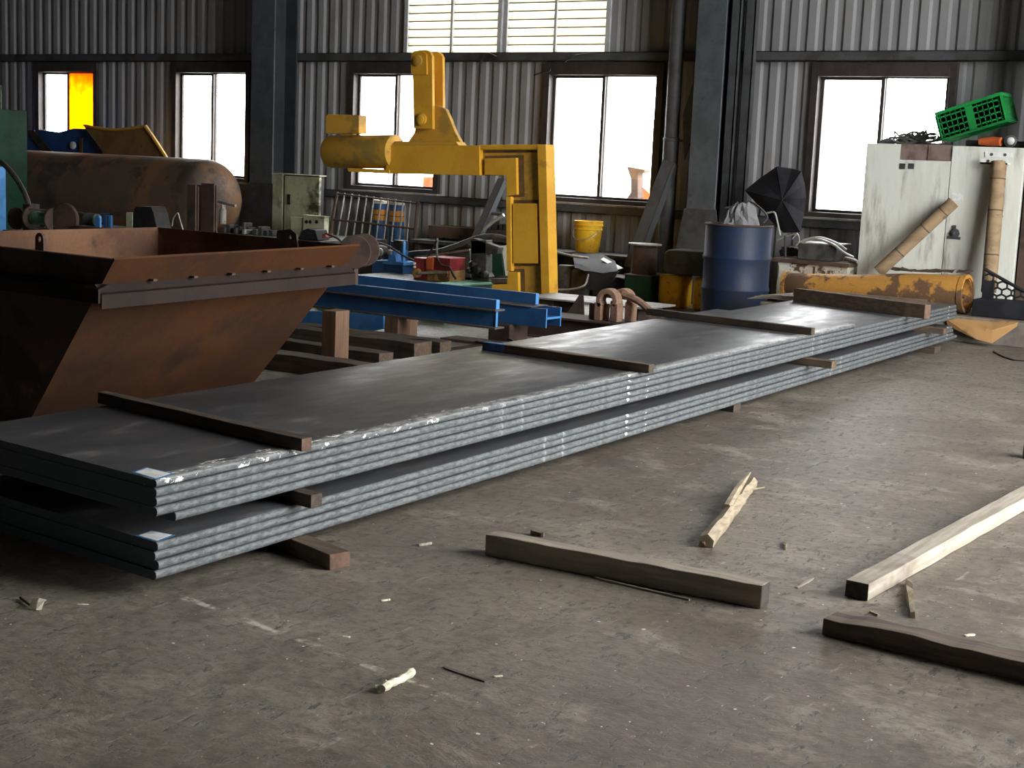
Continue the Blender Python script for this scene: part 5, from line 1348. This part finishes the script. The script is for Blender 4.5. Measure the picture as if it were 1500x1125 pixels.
# brown column stub
Y = 10.3; xa, xb = oy(274, 300, Y).x, oy(310, 300, Y).x; zt = oy(292, 271, Y).z
t = thing('column_stub', 'dark brown upright steel column stub before the tank', 'column', ((xa + xb) / 2, Y, 0))
MB().box(xa, xa + .11, Y, Y + .02, 0, zt).build('flange', 'rust_dark', t); MB().box(xb - .17, xb, Y + .03, Y + .045, 0, zt + .02).build('flange', 'rust_dark', t)
MB().box((xa + xb) / 2 - .06, (xa + xb) / 2 - .04, Y + .02, Y + .06, 0, zt - .01).build('web', 'rust_dark', t); MB().box(xa, xb, Y + .06, Y + .08, 0, zt).build('flange', 'rust_dark', t)
q = oy(315, 330, Y); MB().prism([(xb, Y + .05, .45), (xb + .08, Y + .05, .45), (xb, Y + .05, .62)], (0, .02, 0)).build('foot_gusset', 'rust_dark', t)
# junk bench between tank and cream cabinet
Y = 12.6; xa, xb = oy(330, 340, Y).x, oy(478, 345, Y).x; zs = oy(400, 347, Y).z
t = thing('junk_bench', 'greasy low bench piled with fittings below the cream cabinet', 'bench', ((xa + xb) / 2, Y, 0))
MB().box(xa, xb, Y - .1, 13.7, zs - .05, zs).build('bench_top', 'junk', t)
for x in (xa + .05, (xa + xb) / 2, xb - .12): MB().box(x, x + .07, Y - .05, 13.6, 0, zs - .05).build('leg', 'rust_dark', t)
rnd = random.Random(8)
for i, (px, w_, h_, lab) in enumerate(((337, .2, .10, 'flat grey fitting on the junk bench by the tank valve'), (353, .14, .13, 'grey angular casting on the junk bench by the tank'), (366, .16, .07, 'bright edged small bracket on the junk bench'), (384, .22, .11, 'low dark gearbox on the junk bench under the column'))):
    c = oy(px, 340, Y + .05); mb = MB()
    for k in range(4):
        x = c.x - w_ / 2 + w_ * k / 4; mb.box(x, x + w_ * .3, Y + .0 + .03 * k, Y + .16 + .02 * k, zs + .001, zs + h_ * rnd.uniform(.5, 1))
    solo('metal_fitting', lab, 'fitting', mb, 'junk' if i != 2 else 'galv', 'fittings on the junk bench', bevel=.006)
q = pxz([(440, 352), (448, 337), (455, 334.5), (466, 337), (470, 352)], Y)
solo('black_wedge', 'black wedge shaped case with a bright glint on the junk bench', 'case', MB().prism([(p.x, Y - .05, max(p.z, zs + .001)) for p in q], (0, .2, 0)), 'black', None, bevel=.008)
solo('red_cloth', 'faded red rag lying on the junk bench end', 'rag', MB().sheet([[oy(472 + 5 * u, 343 - 1.5 * (u % 2) + v * 3, Y - .02 - .05 * v) for v in range(3)] for u in range(4)], .006), 'red')
solo('hose', 'thin rusty hose arching from the rag down to the reel', 'hose', tpx([(478, 342), (494, 349), (502, 357), (508, 370), (509, 392)], [12.5, 12.3, 12.2, 12.1, 12.0], .012), 'rust_dark')
# cream cabinet and button box
Y = 13.15; xa, xm, xb = oy(399, 290, Y).x, oy(415.5, 290, Y).x, oy(467, 290, Y).x; zt = oy(430, 256.5, Y).z
t = thing('switch_cabinet', 'cream switch cabinet with sooty door on the junk bench', 'cabinet', ((xa + xb) / 2, Y, zs + .001))
MB().box(xa, xm - .02, Y, Y + .12, zs + .001, zt).build('cabinet_side', 'cream_cab', t, bevel=.004)
MB().box(xm - .02, xb - .03, Y + .05, Y + .12, zs + .001, zt).build('cabinet_body', 'black_rubber', t)
dd = MB().box(xm + .01, xb, Y, Y + .04, zs + .02, zt - .01).build('door', 'cream_cab', t, bevel=.004)
p = oy(423.5, 292, Y); MB().box(p.x - .02, p.x + .02, Y - .015, Y, p.z - .06, p.z + .06).build('handle', 'black_rubber', dd)
MB().box(xa, xb, Y, Y + .13, zt, zt + .012).build('cabinet_top', 'cream_cab', t)
Y = 12.85; xa, xm, xb = oy(424, 325, Y).x, oy(444, 325, Y).x, oy(475, 325, Y).x; zt = oy(455, 317, Y).z
t = thing('button_box', 'cream button box with dark holes before the switch cabinet', 'control box', ((xa + xb) / 2, Y, zs + .001))
MB().box(xa, xm, Y + .02, Y + .08, zs + .001, zt - .02).build('box_end', 'cream_cab', t, bevel=.004)
MB().box(xm, xb, Y, Y + .08, zs + .001, zt).build('box_body', 'cream_cab', t, bevel=.004)
MB().box(xm - .01, xb + .01, Y - .008, Y + .085, zt, zt + .012).build('box_lid', 'cream_cab', t)
for px in (449, 454.5, 464):
    p = oy(px, 325, Y); MB().lathe([(.022, 0), (.02, .006)], (p.x, Y, p.z), (0, -1, 0), 14).build('button_hole', 'black_rubber', t)
# grating of bars leaned on the wall
t = thing('bar_grating', 'grey barred grating leaning on the wall below the window', 'grating', (oy(550, 350, 13.75).x, 13.8, 0))
Yt, Yb = 13.93, 13.55
def gp(f, v):           # along the top, down the bars
    top = oy(494 + (612 - 494) * f, 281.5 + (296 - 281.5) * f, Yt); foot = oy(482 + (606 - 482) * f, 352 + (368 - 352) * f, 13.75)
    d = foot - top; tt = (top.z - .0) / -d.z * v if d.z < 0 else v
    return top + d * tt
for k in range(12):
    f = k / 11
    w_ = .011 if 0 < k < 11 else .02
    MB().tube([gp(f, 0), gp(f, 1)], w_, 8).build('bar', 'galv' if 0 < k < 11 else 'rust_dark', t)
MB().tube([gp(0, .02), gp(1, .02)], .012, 8).build('cross_rail', 'rust_dark', t); MB().tube([gp(0, .36), gp(1, .36)], .014, 8).build('cross_rail', 'rust_dark', t)
MB().tube([gp(0, .95), gp(1, .95)], .014, 8).build('cross_rail', 'rust_dark', t)
# two banded blue cylinders
for i, (px, lab) in enumerate(((557, 'blue banded cylinder behind the grating, the one towards the cream switch cabinet'), (582, 'blue banded cylinder behind the grating, the one towards the yellow lifting hook'))):
    Y = 14.04; c = oy(px, 300, Y); r = .088; zt = oy(px, 292 if i == 0 else 294, Y).z; zb_ = .02
    t = thing('banded_cylinder', lab, 'cylinder', (c.x, Y, 0), 'blue banded cylinders')
    MB().lathe([(r, 0), (r, zt - .25)], (c.x, Y, 0), (0, 0, 1), 28).build('shell', 'blue', t, smooth=40)
    MB().lathe([(r * 1.01, zt - .25), (r * 1.01, zt - .19)], (c.x, Y, 0), (0, 0, 1), 28).build('orange_ring', 'orange_band', t, smooth=40)
    MB().lathe([(r, zt - .19), (r, zt - .18)], (c.x, Y, 0), (0, 0, 1), 28).build('thin_ring', 'rust_dark', t, smooth=40)
    MB().lathe([(r * 1.01, zt - .18), (r * 1.01, zt - .12)], (c.x, Y, 0), (0, 0, 1), 28).build('orange_ring', 'orange_band', t, smooth=40)
    MB().lathe([(r, zt - .12), (r, zt - .05)], (c.x, Y, 0), (0, 0, 1), 28).build('upper_shell', 'blue', t, smooth=40)
    MB().lathe([(r * 1.01, zt - .05), (r * 1.01, zt - .01), (r * .8, zt)], (c.x, Y, 0), (0, 0, 1), 28).build('cream_cap', 'cream', t, smooth=40)
# blue pump base with motor
Y = 13.0
t = thing('blue_pump', 'blue pump stand with a grey motor below the grating', 'pump', (oy(570, 380, Y).x, Y, .0))
def bb(x0, y0, x1, y1, d0, d1, nm, mat, z0=None): 
    mb = MB(); bpx(mb, x0, y0, x1, y1, Y + d0, d1, z0); return mb.build(nm, mat, t, bevel=.004)
bb(562, 386, 590, 404, 0, .3, 'pump_base', 'blue', .0); bb(560, 383, 591, 388, -.02, .34, 'base_plate', 'blue_light')
MB().prism([(p.x, Y + .02, p.z) for p in pxz([(566, 384), (579, 384), (576, 368), (569, 368)], Y)], (0, .1, 0)).build('pump_pedestal', 'blue_light', t)
bb(572, 354, 590, 384, .15, .1, 'back_panel', 'blue')
bb(576, 352, 588, 366, .0, .12, 'pump_head', 'black_rubber'); bb(589, 354, 591, 384, .0, .04, 'edge_post', 'blue_light')
c = oy(553, 369, Y); MB().lathe([(.055, 0), (.075, .012), (.075, .1), (.06, .12)], (c.x, Y + .12, c.z), (.15, -1, 0), 22).build('motor', 'junk', t, smooth=40)
c = oy(555, 369, Y); MB().lathe([(.05, 0), (.045, .02), (.001, .024)], (c.x + .01, Y - .0, c.z), (.15, -1, 0), 22).build('motor_cap', 'galv', t, smooth=40)
bb(545, 382, 562, 404, .0, .26, 'motor_mount', 'blue', .0)
bb(567, 366, 572, 373, -.01, .05, 'shaft_coupling', 'galv')
tpx([(536, 352), (552, 355), (572, 362), (590, 374), (607, 382)], Y - .1, .012).build('supply_hose', 'junk', t)
# dark reel at the hopper's far corner
Y = 8.66; c = oy(519, 369, Y); r = .128
t = thing('cable_reel', 'dark rusty round reel plate beyond the hopper corner', 'reel', (c.x - .1, Y, 0))
MB().lathe([(r * .97, 0), (r, .004), (r, .014), (r * .97, .018)], (c.x, Y, c.z), (-.45, 1, 0), 40).build('reel_plate', 'rust_dark', t, smooth=40)
MB().lathe([(.05, 0), (.05, .25)], (c.x - .0, Y + .01, c.z), (-.45, 1, 0), 20).build('reel_core', 'rust_dark', t, smooth=40)
MB().lathe([(r * .97, 0), (r, .004), (r, .014), (r * .97, .018)], (c.x - .11, Y + .245, c.z), (-.45, 1, 0), 40).build('reel_plate', 'rust_dark', t, smooth=40)
MB().box(c.x - .07, c.x - .03, Y + .04, Y + .09, .408, c.z - .04).build('reel_stand', 'rust_dark', t)
SKY, EXPO = 12, 0.6

# ================================================================== daylight
w = bpy.data.worlds.new('overcast sky'); bpy.context.scene.world = w; w.use_nodes = True
nt = w.node_tree; nt.nodes.clear()
bg = nt.nodes.new('ShaderNodeBackground'); out = nt.nodes.new('ShaderNodeOutputWorld')
bg.inputs[0].default_value = (1.0, .992, .975, 1); bg.inputs[1].default_value = SKY
nt.links.new(bg.outputs[0], out.inputs[0])
def portal(name, loc, rot, sx, sy):
    l = bpy.data.lights.new(name, 'AREA'); l.shape = 'RECTANGLE'; l.size, l.size_y = sx, sy
    l.cycles.is_portal = True
    o = bpy.data.objects.new(name, l); C.objects.link(o); o.location = loc; o.rotation_euler = rot
portal('doorway_daylight', (XR + .12, (DY0 + DY1) / 2, DZ / 2), (0, R(90), 0), DZ, DY1 - DY0)
for a, b in WIN: portal('window_daylight', ((a + b) / 2, WY + .12, (WZ0 + WZ1) / 2), (R(-90), 0, 0), b - a, WZ1 - WZ0)
sc = bpy.context.scene
sc.view_settings.view_transform = 'Standard'; sc.view_settings.look = 'None'
sc.view_settings.exposure = EXPO; sc.view_settings.gamma = 1.0; sc.view_settings.use_curve_mapping = False
try:
    sc.cycles.max_bounces = 10; sc.cycles.diffuse_bounces = 6; sc.cycles.glossy_bounces = 4
    sc.cycles.transparent_max_bounces = 12; sc.cycles.sample_clamp_indirect = 6.0
    sc.cycles.caustics_reflective = False; sc.cycles.caustics_refractive = False
except Exception: pass
